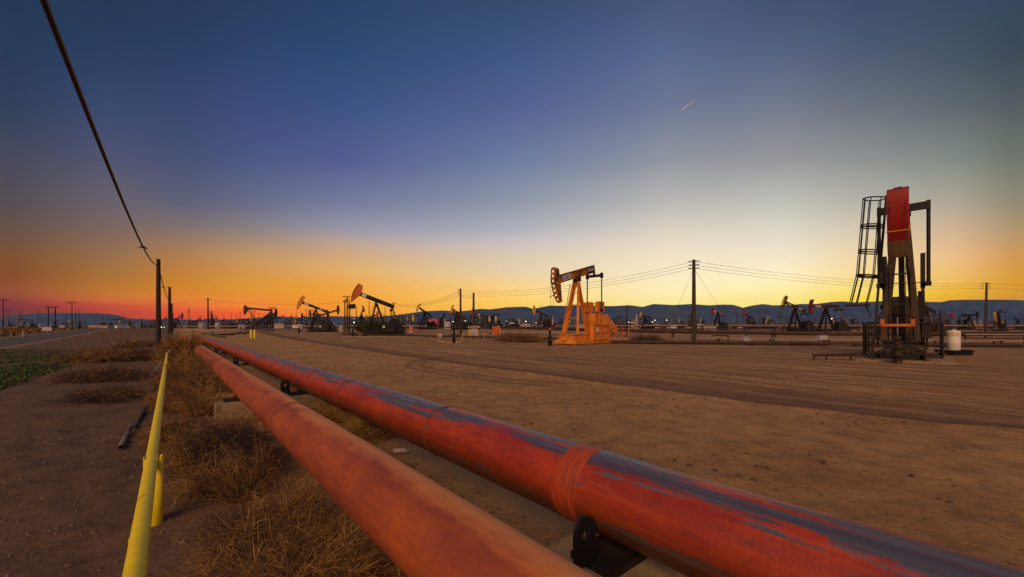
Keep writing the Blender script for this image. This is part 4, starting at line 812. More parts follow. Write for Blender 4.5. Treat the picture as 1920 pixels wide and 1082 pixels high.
# other recognisable pumpjacks: px, Y, yaw, tilt, H, label, kwargs
BG = 'pumpjacks standing in the oil field'
def pj(px, py, Y, yaw, tilt, label, **k):
    p = at(px, Y); H = hz(py, Y)-p.z
    sc = H/6.0
    k.setdefault('legw', .33)
    return pumpjack(p, R(yaw), label, H=6.0, tilt=R(tilt), scale=sc, group=BG, **k)
pj(705, 566, 74, 22, 21, 'black pumpjack with a large solid orange horse head raised high', head='head_orange', style='solid', Lf=4.3, Lr=3.3, ca=250, headw=.5, mound=True, box=True, panels=((-2.7,-1.9,'white',None),), wires=False, deep=.35, bh=.72)
pj(592, 579, 92, 18, 22, 'black pumpjack with a slotted red-orange head and a white plate on its beam', head='head_orange', style='slotted', Lf=4.4, Lr=3.4, ca=255, mound=True, panels=((-2.9,-1.9,'white',None),(.8,1.6,'lilac',None)), box=True)
pj(796, 586, 128, 48, 30, 'black pumpjack facing left in front of the pink tank, yellow-edged head high', head='yellow_head', style='flat', headw=.3, ca=250)
pj(678, 589, 165, 128, 40, 'small dark pumpjack seen between the legs of the poles, head high on the right', head='black', style='flat', headw=.4, ca=270, hang=False)
pj(828, 597, 190, 140, 30, 'dark pumpjack with its head up on the right, just right of the pink tank', head='black', style='flat', ca=250, hang=False)
pj(857, 587, 120, 60, 22, 'pumpjack with a bright red beam and curved yellow head left of the twin poles', head='yellow_head', beam='red', style='flat', headw=.35, panels=((-1.9,-.9,'white',None),(1.2,2.2,'white',None)), ca=250)
pj(889, 596, 160, 165, 12, 'dark pumpjack with a yellow head facing right behind the second of the twin poles', head='yellow_head', style='solid', headw=.6, ca=80)
pj(924, 594, 135, 30, -24, 'black pumpjack nose down above the orange cabinet, with a white stripe', head='black', style='flat', headw=.4, panels=((-2.6,-1.6,'white',None),), ca=80, mound=True)
pj(1210, 594, 145, 24, 12, 'black pumpjack with a plain yellow head over the dark pipeline, two lamps behind', head='yellow_head', style='solid', headw=.6, ca=250, mound=True)
pj(1299, 583, 108, 72, 26, 'black pumpjack with a narrow yellow head, half hidden by the tall wooden pole', head='yellow_head', style='flat', headw=.5, ca=250, panels=((-2.4,-1.4,'white',None),))
pj(1346, 588, 118, 30, 10, 'black pumpjack with a bright red head and white and orange beam plates', head='red', style='slotted', headw=.6, ca=250, panels=((-2.6,-1.2,'white',None),(.6,2.6,'head_orange',None)), mound=True)
pj(1491, 578, 92, 14, 20, 'dark pumpjack with a slotted mustard head raised against the sky', head='head_brown', body='dark', beam='brown', style='slotted', headw=.5, ca=255, stub=True, mound=True, panels=((-2.7,-1.5,'pale',None),(.8,2.0,'pale',None)), bh=.78, Lf=4.2, Lr=3.4)
pj(1549, 577, 82, 2, 1, 'dark pumpjack with a level beam and dark red head, overlapping its neighbour', head='dark_red', body='dark', beam='brown', style='flat', headw=.6, ca=260, mound=True, panels=((-2.7,-1.3,'pale',None),), bh=.78, Lf=4.0, Lr=3.3)
pj(1738, 580, 66, 20, 16, 'brown pumpjack half hidden behind the tall red-headed one', head='tan', body='brown', beam='brown', style='flat', ca=250, mound=True, Lf=4.2, Lr=3.4)
pj(1817, 592, 118, 45+42, 0, 'dark pumpjack seen end on between the drum and the leaning pole', head='black', style='flat', headw=.6, ca=90, eqw=1.4)
pj(1872, 589, 98, 28, -22, 'dark pumpjack nose down behind the pipeline near the right edge', head='yellow_head', body='dark', beam='dark', style='flat', headw=.5, ca=85, mound=True, Lf=3.9, Lr=3.2)
pj(104, 604, 150, 160, 24, 'small dark pumpjack behind the white sign at the left', head='red', style='flat', ca=250, hang=False)
pj(150, 604, 165, 150, 22, 'small dark pumpjack beside the crossarm pole at the left', head='tan', style='flat', ca=250, hang=False)
pj(405, 605, 190, 20, 8, 'small black pumpjack right of the lone tall pole', head='black', style='flat', ca=250, hang=False)
pj(435, 603, 180, 25, -15, 'small blue-black pumpjack left of the yellow-headed one', head='black', style='solid', ca=80, hang=False)
pj(455, 600, 150, 35, 0, 'small dark pumpjack with a yellow head behind the rear-post pumpjack', head='yellow_head', style='flat', ca=250, hang=False)
pj(655, 600, 200, 30, 20, 'small dark pumpjack below the transformer poles', head='black', style='flat', ca=250, hang=False)
pj(1022, 600, 210, 60, 5, 'tiny dark pumpjack with a red head left of the orange one', head='red', style='flat', ca=90, hang=False)
pj(1176, 602, 200, 150, -10, 'tiny dark pumpjack right of the orange one', head='black', style='flat', ca=90, hang=False)

pj(1403, 602, 190, 30, 10, 'small dark pumpjack in the gap right of the bright red-headed one', head='dark_red', style='flat', ca=250, hang=False, beam='brown')
pj(1443, 600, 185, 40, 18, 'small pumpjack with a mustard head left of the slotted mustard one', head='yellow_head', style='flat', ca=250, hang=False, mound=True)
pj(1520, 603, 175, 155, 12, 'small dark pumpjack seen beneath the level beam, head to the right', head='black', style='flat', ca=250, hang=False, body='brown')
pj(1600, 600, 160, 25, -12, 'small dark pumpjack left of the caged ladder, nose down', head='brown', style='solid', ca=80, hang=False, mound=True)
pj(1776, 600, 150, 30, 14, 'small brown pumpjack above the white drum', head='tan', body='brown', beam='brown', style='flat', ca=250, hang=False)
pj(1908, 600, 140, 20, 16, 'small dark pumpjack cut by the right edge', head='black', style='flat', ca=250, hang=False, mound=True)
pj(1278, 604, 210, 150, 10, 'small dark pumpjack just left of the tall wooden pole', head='head_brown', style='flat', ca=250, hang=False)
pj(1318, 602, 175, 35, 14, 'small pumpjack with a mustard head between wooden pole and bright red head', head='yellow_head', style='flat', ca=250, hang=False)
pj(968, 603, 190, 40, 12, 'small dark pumpjack above the wide brown scrub', head='black', style='flat', ca=250, hang=False)
pj(745, 604, 180, 150, 10, 'small dark pumpjack behind the belt guard of the orange-headed one', head='brown', style='flat', ca=250, hang=False)
# rear-post pumpjack (samson post under the tail, head far forward)
p = at(485, 108); t = empty('pumpjack', p, R(8), 'black rear-post pumpjack with a flat beam behind the two yellow bollards', 'pumpjack', BG); B = M['black']
Hh = hz(580, 108)-p.z
q = MB(); q.ibeam((-3.9,0,.2),(3.9,0,.2), 1.4, .4, .05); q.build('skid', B, t)
q = MB(); q.ibeam((-2.6,0,Hh+.25),(3.3,0,Hh-.25), .3, .5, .04); q.build('walking_beam', B, t)
for y in (-.9,.9): MB().ibeam((3.2,y,.4),(3.2,y*.3,Hh-.4), .28, .28, .04).build('leg', B, t)
for y in (-.8,.8): MB().ibeam((-.4,y,1.6),(3.1,y*.3,Hh-.7), .24, .24, .04).build('leg', B, t)
for y in (-.5,.5): MB().tube([(-2.3,y,Hh),(-.5,y,1.7)], .09, 8).build('pitman_arm', B, t)
q = MB(); q.prism([(-1.9,.4),(-1.5,2.4),(.2,2.7),(1.6,1.6),(2.6,.4)], -.6, .6); q.build('gearbox', B, t)
q = MB(); q.prism([(-3.5,Hh+1.1),(-3.1,Hh+.9),(-2.55,Hh+.4),(-2.6,Hh-.1),(-3.0,Hh-.8),(-3.55,Hh-1.5),(-3.65,Hh-.5),(-3.65,Hh+.4)], -.25, .25); q.build('horse_head', M['brown'], t)
MB().tube([(-3.6,0,.4),(-3.6,0,Hh-1.3)], .02, 5).build('polished_rod', M['black'], t)

# far crowd of tiny pumpjacks (one mesh each: too small to show parts)
def tiny(hm, var):
    q = MB(); q.cur = 0; a = (.32, -.25, 0.05)[var]
    q.bar((-2.8,0,5.2+2.8*a),(2.8,0,5.2-2.8*a), .5, .5)
    for f in ((-1.2,.8),(-1.2,-.8),(1.6,0)): q.bar((f[0],f[1],0),(0,0,5.1), .28, .28)
    q.bar((2.6,.7,5.2-2.6*a),(2.8,.7,2), .16, .16); q.bar((2.6,-.7,5.2-2.6*a),(2.8,-.7,2), .16, .16)
    q.prism([(1.6,0),(1.8,2.4),(2.8,3.2),(4.6,1.2),(4.8,0)], -.6, .6); q.box((1.2,0,.3),(6.6,1.8,.5))
    q.cur = 1; c = 5.2+3.1*a; q.prism([(-3.1,c+1.6),(-2.7,c+1.2),(-2.6,c-.6),(-3.0,c-1.6),(-3.4,c-.7),(-3.45,c+.5)], -.3, .3)
    me = bpy.data.meshes.new('distant_pumpjack'); me.from_pydata(q.v, [], q.f); me.materials.append(M['dark']); me.materials.append(M[hm]); me.polygons.foreach_set('material_index', q.mi); me.update(); return me
protos = [tiny(h, v) for h, v in (('black',0),('yellow_head',1),('red',0),('tan',2),('black',1),('brown',0),('yellow_head',0))]
rnd = random.Random(21)
for i in range(150):
    px = rnd.uniform(-20, 1935) if i % 3 else rnd.uniform(340, 1040); Y = rnd.uniform(150, 480)
    if px < 330: Y = max(Y, 260)
    o = bpy.data.objects.new('distant_pumpjack', rnd.choice(protos)); COL.objects.link(o); o.location = at(px, Y); o.rotation_euler.z = rnd.choice((0, math.pi))+rnd.uniform(-.9, .9); s_ = rnd.uniform(.8, 1.15); o.scale = (s_,)*3
    tag(o, 'tiny dark pumpjack in the far crowd of the oil field below the hills', 'pumpjack', 'tiny pumpjacks in the far oil field')

# ------------------------------------------------------------------ poles, cables, wires
nearline = [(297, 486, 22.0, .115, 'nearest black cable pole, left of the pipelines'), (318, 538, 37.3, .13, 'second black cable pole behind the nearest one'), (322, 569, 63.6, .15, 'third black cable pole in the row'), (324, 588, 112, .17, 'farthest short pole of the cable row')]
tops = []
for px, top, Y, r_, lab in nearline:
    t, h = pole(px, top, Y, lab, r_, mat='wood_dark' if Y < 60 else 'wood', group='poles of the thick cable'); tops.append((t.location.copy(), h))
def near_cable():
    pts = []; P1 = tops[0][0]; top1 = hz(497, 22)
    for s_ in np.linspace(0, 1, 50):
        # catenary towards the pole behind the camera
        Yc = 21.9+(-13.5-21.9)*s_; u = -.62; X = (u-Yc*(-DX))/DY
        zz = 3.72+(top1-3.72)*((Yc-4.0)/(21.9-4.0))**2 if Yc > 4 else 3.72+1.2*((4.0-Yc)/17.5)**2
        pts.append(Vector((X, Yc, zz)))
    a = pts[0]; o = MB().tube([p-a for p in pts], .021, 8).build('power_cable', M['cable'], loc=a)
    return tag(o, 'thick black cable sagging overhead from the nearest black pole', 'cable'), pts
nc, ncp = near_cable()
pz = Vector((ncp[-1].x, ncp[-1].y, 0)); t = empty('utility_pole', (pz.x, pz.y, gz(pz.x, pz.y)), 0, 'black cable pole behind the camera', 'pole', 'poles of the thick cable'); MB().tube([(0,0,-.3),(0,0,5.3)], .115, 10).build('shaft', M['wood_dark'], t)
def clip(parent, pts, Yt, size):
    p = min(pts, key=lambda q: abs(q.y-Yt)); a = p-parent.location; q = MB()
    q.prism([(-size,.0),(0,.055),(.02,.0),(0,-.02)], -.012, .012, lambda x,y,z: a+Vector((x,y,z))); q.prism([(0,.05),(size*.75,-.05),(size*.6,-.06),(0,-.0)], -.012, .012, lambda x,y,z: a+Vector((x,y,z)))
    q.build('cable_clip', M['cable'], parent)
clip(nc, ncp, 11.6, .17)
a = Vector((tops[0][0].x, tops[0][0].y, hz(497,22))); b = Vector((tops[1][0].x, tops[1][0].y, hz(566,37.3)))
o = hang('power_cable', a, b, .35, .022, 'cable', 'black cable between the first and second cable poles', n=16); clip(o, [a.lerp(b, k/20)-Vector((0,0,.35*4*(k/20)*(1-k/20))) for k in range(21)], 27, .2)
hang('power_cable', b, (tops[2][0].x, tops[2][0].y, hz(585,63.6)), .3, .022, 'cable', 'black cable between the second and third cable poles', n=12)

def insul(sides):
    def f(t, h):
        for dz_ in (.15, .50, .82):
            for s_ in sides:
                q = MB(); q.tube([(s_*.1,0,h-dz_-.0),(s_*.34,0,h-dz_),(s_*.5,0,h-dz_)], [.02,.05,.03], 8); q.build('insulator', M['dark'], t)
    return f
P, Hp = pole(1301, 487, 39, 'tall wooden pole right of the orange pumpjack, three wires each side', .19, extras=insul((-1, 1)))
Q, Hq = pole(863.5, 541, 60, 'left one of the twin wooden poles behind the grey wellhead', .17, extras=insul((-1,)))
Q2, Hq2 = pole(888, 549, 62, 'right one of the twin wooden poles, brown below', .19)
Rr, Hr = pole(1848, 530, 60, 'slightly leaning wooden pole near the right edge', .15, lean=.012, extras=insul((-1, 1)))
Sx, Hs = pole(738, 568, 118, 'thin pole with a short crossarm behind the tail of the orange-headed pumpjack', .12, arms=((.1, 1.1),))
for k, py in enumerate((490.5, 497, 503)):
    a = Vector((P.location.x, 39, hz(py, 39))); nm = ('top', 'middle', 'lowest')[k]
    b = Vector((Q.location.x, 60, hz(545.5+k*4, 60))); c = Vector((Rr.location.x, 60, hz(531+k*4.5, 60))); d = Vector((Sx.location.x, 118, hz(568.5+k, 118)))
    e = at(2300, 62); e.z = c.z
    hang('power_line', a, b, 1.0, .013, 'wire', nm+' wire from the tall wooden pole left to the twin poles', 'wire', 30)
    hang('power_line', a, c, .8, .013, 'wire', nm+' wire from the tall wooden pole right to the leaning pole', 'wire', 30)
    hang('power_line', b, d, 1.2, .016, 'wire', nm+' wire from the twin poles to the thin crossarm pole', 'wire', 24)
    if k != 1: hang('power_line', c, e, .6, .013, 'wire', nm+' wire leaving the frame from the leaning pole', 'wire', 12)
for sgn, lab, mid_ in ((-1, 'left', 1270), (1, 'right', 1350)):
    a = Vector((P.location.x, 39, hz(503, 39))); g_ = at(1242 if sgn < 0 else 1392, 39.5)
    o = hang('guy_wire', a, g_, 0, .009, 'wire', lab+' guy wire of the tall wooden pole', 'wire', 6)
    f = (HOR-568)/(HOR-503); m_ = a.lerp(g_, .5); MB().tube([m_-a-Vector((0,0,.09)), m_-a+Vector((0,0,.09))], .045, 6).build('strain_insulator', M['dark'], o)
    if sgn < 0:
        q = MB(); d_ = (a-g_).normalized(); q.tube([Vector((0,0,0)), d_*2.6], .045, 8); tag(q.build('guy_guard', M['tan'], loc=g_), 'pale guard sleeve on the left guy wire', 'guard')
hang('power_line', (Q.location.x, 60, hz(552, 60)), (Q2.location.x, 62, hz(554, 62)), .45, .02, 'wire', 'slack wire between the twin wooden poles', 'wire', 12)
# transformer pole group
def cans(t, h):
    for x in (.45, .95, 1.35):
        MB().lathe((x, 0, h-2.7+.1*x), [(.22,0),(.26,.05),(.26,.85),(.2,.95),(.05,1.0)], 12).build('transformer_can', M['black'], t)
    MB().bar((-.3,.0,h-2.3),(1.5,0,h-2.3), .1, .12).build('can_bracket', M['wood'], t)
pole(651, 555, 84, 'crossarm pole carrying transformer cans left of the orange-headed pumpjack', .15, arms=((.2, 1.9), (.85, 1.2)), extras=cans)
pole(646.5, 564, 84, 'plain pole just left of the transformer pole', .13, arms=((.2, .7),)); pole(655, 564, 85, 'plain pole just right of the transformer pole', .13)
for px, top, Y, arms, lab in [(6,561,105,((.15,2.2),),'crossarm pole at the far left edge'),(15,582,190,((.15,2.0),),'distant crossarm pole next to the far left one'),(71,579,170,(),'bare distant pole left of the twin-legged frame'),
        (135,566,110,((.15,1.9),),'crossarm pole left of the nearest cable pole, over the grassy verge'),(148,576,160,(),'thin distant pole right of the left-hand crossarm pole'),(192,592,190,(),'short distant pole above the bend of the road'),(41,589,200,(),'short bare pole between the two left crossarm poles'),
        (390,560,102,((.1,.7),),'lone tall black pole right of the cable poles'),(354,580,150,((.2,.8),(1.0,.8)),'thin distant pole with two short arms'),(338,590,230,((.1,2.2),),'tiny crossarm pole near the end of the pipelines'),(376,591,230,(),'short distant pole left of the lone tall pole'),
        (401,590,190,((.1,1.5),),'short crossarm pole right of the lone tall pole'),(434,586,200,(),'thin distant pole left of the rear-post pumpjack'),(443,588,180,(),'darker short pole left of the rear-post pumpjack'),(510,576,120,((.1,2.0),(.6,1.6)),'double crossarm pole at the tail of the rear-post pumpjack'),
        (477,583,150,((.1,.8),),'pole behind the beam of the rear-post pumpjack'),(495,587,150,(),'thin pole behind the rear-post pumpjack'),(668,572,110,(),'black pole between the transformer pole and the orange-headed pumpjack'),(692,565,100,(),'black pole behind the front leg of the orange-headed pumpjack'),
        (722,576,120,(),'black pole under the beam of the orange-headed pumpjack'),(614,580,110,(),'thick black post behind the tail of the slotted-head pumpjack'),(587,581,140,((.1,1.5),),'small crossarm pole under the beam of the slotted-head pumpjack'),(753,587,170,(),'thin pole right of the orange-headed pumpjack'),
        (1015,572,150,(),'thin pole left of the orange pumpjack, against the hills'),(1175,573,60,(),'thin grey pole right of the orange pumpjack'),(1248,577,150,(),'reddish left pole of the pair against the hills'),(1260,577,150,(),'reddish right pole of the pair against the hills'),
        (1381,583,160,(),'thick dark distant pole right of the red-headed pumpjack'),(1427,579,170,((.15,1.4),),'distant pole with a short arm, mid right'),(1440,586,200,((.2,3.0),(1.0,2.4)),'distant double crossarm pole, mid right'),(1464,588,210,(),'thin distant pole left of the slotted yellow head'),
        (1411,592,240,(),'small distant pole between two taller ones, mid right'),(1800,584,150,(),'thin distant pole left of the end-on pumpjack'),(1810,578,150,(),'taller thin distant pole by the end-on pumpjack'),(1833,588,150,(),'short distant pole left of the leaning pole')]:
    pole(px, top, Y, lab, .10 if px not in (1381,614,390) else .17, arms=arms, mat='farpole' if Y > 125 else 'wood_dark', group='distant poles')
# H-frame
p = at(97, 130); t = empty('pole_frame', p, 0, 'twin-legged pole frame with a shared crossbar at the left', 'pole'); h = hz(575, 130)-p.z
for x in (-1.1, 1.1): MB().tube([(x,0,-.3),(x,0,h)], .15, 8).build('leg', M['wood_dark'], t)
MB().bar((-2.0,0,h-.1),(2.0,0,h-.1), .2, .28).build('crossbar', M['wood_dark'], t)
a = at(6, 105); b = at(135, 110); c = at(390, 102); d = at(510, 120); e = at(651, 84)
hang('power_line', (a.x,105,hz(563,105)), (b.x,110,hz(567,110)), .9, .018, 'wire', 'faint wire between the two left crossarm poles', 'wire')
hang('power_line', (b.x,110,hz(567,110)), (c.x,102,hz(561.5,102)), 1.2, .018, 'wire', 'faint wire from the left crossarm pole to the lone tall pole', 'wire')
hang('power_line', (c.x,102,hz(561.5,102)), (e.x,84,hz(566,84)), .9, .018, 'wire', 'faint wire from the lone tall pole to the transformer pole', 'wire')
rnd = random.Random(33); pms = []
for hgt in (7, 9, 11):
    for arm in (0, 1):
        q = MB(); q.tube([(0,0,-.3),(0,0,hgt)], .13, 6)
        if arm: q.bar((-1.1,0,hgt-.2),(1.1,0,hgt-.2), .12, .14)
        me = bpy.data.meshes.new('distant_pole'); me.from_pydata(q.v, [], q.f); me.materials.append(M['farpole']); me.update(); pms.append(me)
for i in range(270):
    px = rnd.uniform(-20, 1935); o = bpy.data.objects.new('distant_pole', rnd.choice(pms)); COL.objects.link(o); o.location = at(px, rnd.uniform(210, 650)); o.rotation_euler.z = rnd.uniform(-1, 1)
    tag(o, 'hair-thin distant pole standing in the far oil field below the hills', 'pole', 'hair-thin poles in the far oil field')

# ------------------------------------------------------------------ midfield pipelines
def pline(name, pts, r, mat, label, supports=None, smat='dark', n=10):
    P3 = [Vector((x, y, z)) for x, y, z in pts]; a = P3[0]
    o = MB().tube([p-a for p in P3], r, n).build(name, M[mat], loc=a); tag(o, label, 'pipeline')
    if supports:
        for p, q_ in zip(P3[:-1], P3[1:]):
            k = max(1, int((q_-p).length/supports))
            for i in range(k):
                c = p.lerp(q_, (i+.5)/k); g_ = gz(c.x, c.y); b = MB(); hh = c.z-r-g_+.02
                if hh < .05: continue
                b.bar((0,-.25,-r+.02),(0,-.25,-r-hh), .1, .1); b.bar((0,.25,-r+.02),(0,.25,-r-hh), .1, .1); b.box((0,0,-r+.01),(.16,.8,.08)); b.build('support', M[smat], o).location = c-a
    return o
def G3(px, Y, dz_): p = at(px, Y); return (p.x, p.y, p.z+dz_)
pline('pipeline', [G3(925,92,1.15), G3(1050,76,1.0), G3(1180,61,.95), G3(1560,50,.80), G3(2050,50,.72)], .27, 'brown', 'thick rust-brown pipeline crossing the whole right half behind the pumpjacks', 9)
pline('pipeline', [G3(1145,39.5,.22), G3(1300,38,.20), G3(1520,35,.20), G3(2050,30,.22)], .17, 'brown', 'low rust-brown pipeline lying close to the ground right of the orange pumpjack', 5)
pline('pipeline', [G3(1300,42,.50), G3(1500,38.5,.45), G3(2050,34,.45)], .05, 'pale', 'thin pale pipe running behind the low rust-brown pipeline', 4)
pline('pipeline', [G3(1810,40,.9), G3(2050,38,.9)], .06, 'pale', 'thin pipe rack line at the right edge', 5)
pline('pipeline', [G3(1810,40,.55), G3(2050,38,.55)], .06, 'brown', 'lower thin pipe rack line at the right edge', None)
pline('pipeline', [G3(1335,44.5,.72), G3(1364,44,.72), G3(1365,43.9,.66), G3(1365.5,43.9,.05)], .07, 'black', 'short black pipe bending down into the ground beside the tall wooden pole', None)
pline('pipeline', [G3(925,80,.3), G3(1100,74,.3), G3(1700,80,.4)], .10, 'pale', 'pale distant line behind the rust-brown pipeline', 12)
pline('pipeline', [G3(640,61,.10), G3(900,56,.10)], .05, 'pale', 'thin pale flow line on the ground in front of the orange-headed pumpjack', None)
pline('pipeline', [G3(640,66,.30), G3(1010,50,.25)], .12, 'brown', 'low brown pipeline behind the wellhead with the yellow loop', 6)
pline('pipeline', [G3(345,95,.5), G3(420,82,.45), G3(560,112,.6)], .13, 'pale', 'pale pipeline beyond the far end of the big pipelines', 8)
pline('pipeline', [G3(340,130,1.0), G3(470,140,1.0), G3(640,150,1.1), G3(820,150,1.1)], .17, 'pale', 'long pale pipeline behind the left group of pumpjacks', 10)
pline('pipeline', [G3(380,72,.25), G3(420,66,.25), G3(470,80,.3)], .14, 'brown', 'short rusty line beyond the far end of the big pipelines', 6)
pline('pipeline', [G3(960,170,1.3), G3(1300,170,1.3), G3(1650,160,1.3), G3(1990,150,1.3)], .2, 'pale', 'long pale distant pipeline across the right half', 14)
for k_, (y_, z_, m_, lb) in enumerate(((115, 1.0, 'brown', 'rusty pipe run below the small pumpjacks, right half'), (128, 1.3, 'pale', 'pale pipe run just above the rusty one, right half'), (100, .6, 'brown', 'nearer rusty pipe run behind the rust-brown pipeline'))):
    pline('pipeline', [G3(1190+20*k_,y_,z_), G3(1500,y_*.97,z_), G3(1960,y_*.9,z_)], .15, m_, lb, 8)
pline('pipeline', [G3(560,120,.8), G3(900,110,.8), G3(1000,115,.8)], .13, 'brown', 'rusty pipe run behind the pumpjacks left of the orange one', 8)
pline('pipeline', [G3(1000,230,2.1), G3(1990,210,2.1)], .22, 'brown', 'farthest rusty pipeline across the right half', 16)
pline('hose', [G3(396,70,.25), G3(404,64,.15), G3(413,60.5,.1), G3(421,58,.08)], .16, 'green', 'dark green hose beyond the far end of the red pipeline', None)['category'] = 'hose'

# ------------------------------------------------------------------ midfield equipment
for px, lab in ((470.8, 'left yellow bollard of the pair beyond the pipelines'), (477.5, 'right yellow bollard of the pair beyond the pipelines')):
    o = MB().lathe((0,0,0), [(.13,-.1),(.13,1.05),(.10,1.13),(.03,1.16)], 14).build('bollard', M['yellow'], loc=at(px, 57)); tag(o, lab, 'bollard', 'yellow bollards')
wellhead(at(851, 42), 'black wellhead inside the bent yellow pipe loop', 1.75, 'black', rz=.3)
wellhead(at(661.5, 62), 'dark wellhead under the large orange horse head', 1.3, 'black'); wellhead(at(561, 82), 'thin dark wellhead under the slotted red-orange head', 1.5, 'dark')
wellhead(at(684, 62), 'low dark valve on the flow line right of the wellhead under the orange head', .7, 'black')
wellhead(at(1452, 76), 'small wellhead under the slotted yellow head', 1.3, 'dark')
q = MB(); x0, x1 = at(821, 42), at(867, 42); c0 = x0
pts = [Vector((0,0,1.0)), Vector((.02,0,.45)), Vector((.12,0,.18)), Vector((.35,0,.07)), Vector((1.3,0,.06)), Vector((2.15,0,.07)), Vector((2.42,0,.15)), Vector((2.52,0,.35)), Vector((2.54,0,.95))]
o = MB().tube(pts, .042, 10).build('pipe_loop', M['yellow_head'], loc=c0); tag(o, 'bent yellow guard pipe curving up at both ends round the black wellhead', 'pipe')
t = empty('junction_box', at(825.5, 42.3), 0, 'small white box beside the left end of the yellow loop', 'box'); MB().box((0,0,.78), (.30,.2,.34)).build('enclosure', M['lilac'], t); MB().box((0,0,.3),(.06,.06,.62)).build('post', M['galv'], t)
t = empty('electrical_cabinet', at(888.5, 57), .1, 'lilac grey electrical cabinet with a sheet roof between yellow bollards', 'cabinet')
MB().box((0,0,.85), (.85,.6,1.15)).build('cabinet_body', M['lilac'], t); MB().prism([(-.95,1.48),(.95,1.48),(.75,1.72),(-.65,1.72)], -.55, .55).build('roof', M['galv'], t); MB().box((.0,-.306,.85), (.74,.012,1.0)).build('door', M['lilac'], t)
for x in (-.8,.8): MB().tube([(x,.4,0),(x,.4,1.48)], .04, 8).build('leg', M['galv'], t)
for i, x in enumerate((879.5, 882.5, 895.8)): tag(MB().lathe((0,0,0), [(.09,0),(.09,1.15),(.06,1.2)], 12).build('bollard', M['yellow_head'], loc=at(x, 55.6)), ['outermost left yellow bollard by the lilac cabinet','inner left yellow bollard by the lilac cabinet','right-hand yellow bollard by the lilac cabinet'][i], 'bollard', 'yellow bollards')
t = empty('control_panel', at(930, 47), .35, 'orange control cabinet with a white side on thin legs', 'cabinet')
MB().box((0,0,1.15), (.85,.28,1.08)).build('cabinet_body', M['head_orange'], t); MB().box((.47,.02,1.08), (.06,.36,.9)).build('side_plate', M['white'], t); MB().box((.3,0,1.75),(.08,.08,.14)).build('vent_stub', M['white'], t)
for x in (-.38,.38): MB().bar((x,0,0),(x,0,.62), .05, .05).build('leg', M['galv'], t)
t = empty('stand', at(908, 50), 0, 'small grey T-shaped stand between the two cabinets', 'stand'); MB().bar((0,0,0),(0,0,.75), .07, .07).build('post', M['galv'], t); MB().bar((-.4,0,.78),(.4,0,.78), .07, .06).build('crossbar', M['galv'], t)
t = empty('barrel', at(771, 64.5), 0, 'pink-red barrel with a lilac base on a dark stand', 'barrel')
MB().lathe((0,0,.55), [(.3,0),(.31,.3),(.31,.95),(.28,1.0)], 18).build('barrel_body', M['pink'], t); MB().lathe((0,0,.50), [(.322,0),(.322,.36)], 18).build('base_band', M['lilac'], t); MB().lathe((0,0,0), [(.45,0),(.42,.14),(.2,.2),(.22,.5)], 12).build('stand', M['black'], t)
t = empty('water_tank', at(813.5, 142), 0, 'pink-red domed tank on a pale base in front of the hills', 'tank')
MB().lathe((0,0,.95), [(1.55,0),(1.8,.25),(1.8,1.7),(1.6,2.2),(1.15,2.5),(.4,2.65),(.05,2.67)], 28).build('tank_body', M['pink'], t); MB().lathe((0,0,0), [(1.7,0),(1.7,.95)], 28).build('base', M['pale'], t)
t = empty('valve_box', at(1399, 42.5), 0, 'grey bell-shaped valve housing under the rust-brown pipeline', 'valve box'); MB().lathe((0,0,0), [(.46,0),(.46,.35),(.38,.55),(.2,.68),(.05,.7)], 16).build('housing', M['galv'], t); q = MB(); q.tube([(0,0,.68),(0,0,.92)], .05, 8); q.bar((-.3,0,.92),(.3,0,.92), .05, .05); q.build('valve_stem', M['dark'], t)
t = empty('sign_board', at(88, 78), 0, 'plain white board beyond the road at the left', 'sign'); MB().box((0,0,.95), (1.9,.06,.72)).build('board', M['lilac'], t)
for x in (-.8,.8): MB().box((x,.07,.6),(.07,.07,1.2)).build('leg', M['wood'], t)
tag(MB().lathe((0,0,0), [(.12,0),(.12,.8),(.08,.9),(.02,.95)], 10).build('marker_post', M['pale'], loc=at(43.5, 62)), 'short pale marker post beyond the road at the far left', 'marker')
for i, (px, Y, dx, dz_) in enumerate(((1541, 49, 1.0, .5), (1290, 100, 1.4, .9), (1262, 120, 1.8, 1.3), (1700, 44, 1.2, .8), (1090, 110, 3, 1.6), (600, 95, .8, .9), (640, 90, .8, 1.2), (560, 160, 4, 1.5), (455, 150, 2.6, 1.4), (525, 130, 3, 1.6), (427, 170, 5, 2.2), (190, 215, 9, 1.6), (215, 230, 10, 1.5), (235, 250, 9, 1.6), (120, 170, 3, 1.4), (985, 180, 4, 2.0), (1330, 104, 3, 1.0))):
    t = empty('equipment_skid', at(px, Y), rnd.uniform(-.3, .3), ['pale box under the rust-brown pipeline near the level-beam pumpjack','small pale box behind the tall wooden pole','pale box behind the yellow-headed pumpjack mound','pale valve skid below the tall red-headed pumpjack','low shed behind the orange pumpjack','small white box by the slotted-head pumpjack','white box left of the transformer pole','low pale shed behind the rear-post pumpjack','grey box left of the rear-post pumpjack','pale box right of the rear-post pumpjack','long brown shed right of the lone tall pole','long pale roof far behind the road','second long pale roof far behind the road','third long pale roof far behind the road','small white shed right of the white board','pale shed left of the orange pumpjack','pale pipe skid left of the red-headed pumpjack'][i], 'equipment')
    m = M[('lilac','pale','white','galv','pale')[i % 5]] if i != 10 else M['brown']
    MB().box((0,0,dz_*.5+.1), (dx, dx*.5, dz_)).build('housing', m, t); MB().box((0,0,dz_+.13), (dx*1.06, dx*.56, .06)).build('roof', M['galv'], t); MB().box((0,0,.05), (dx*1.1, dx*.6, .1)).build('base', M['dark'], t)
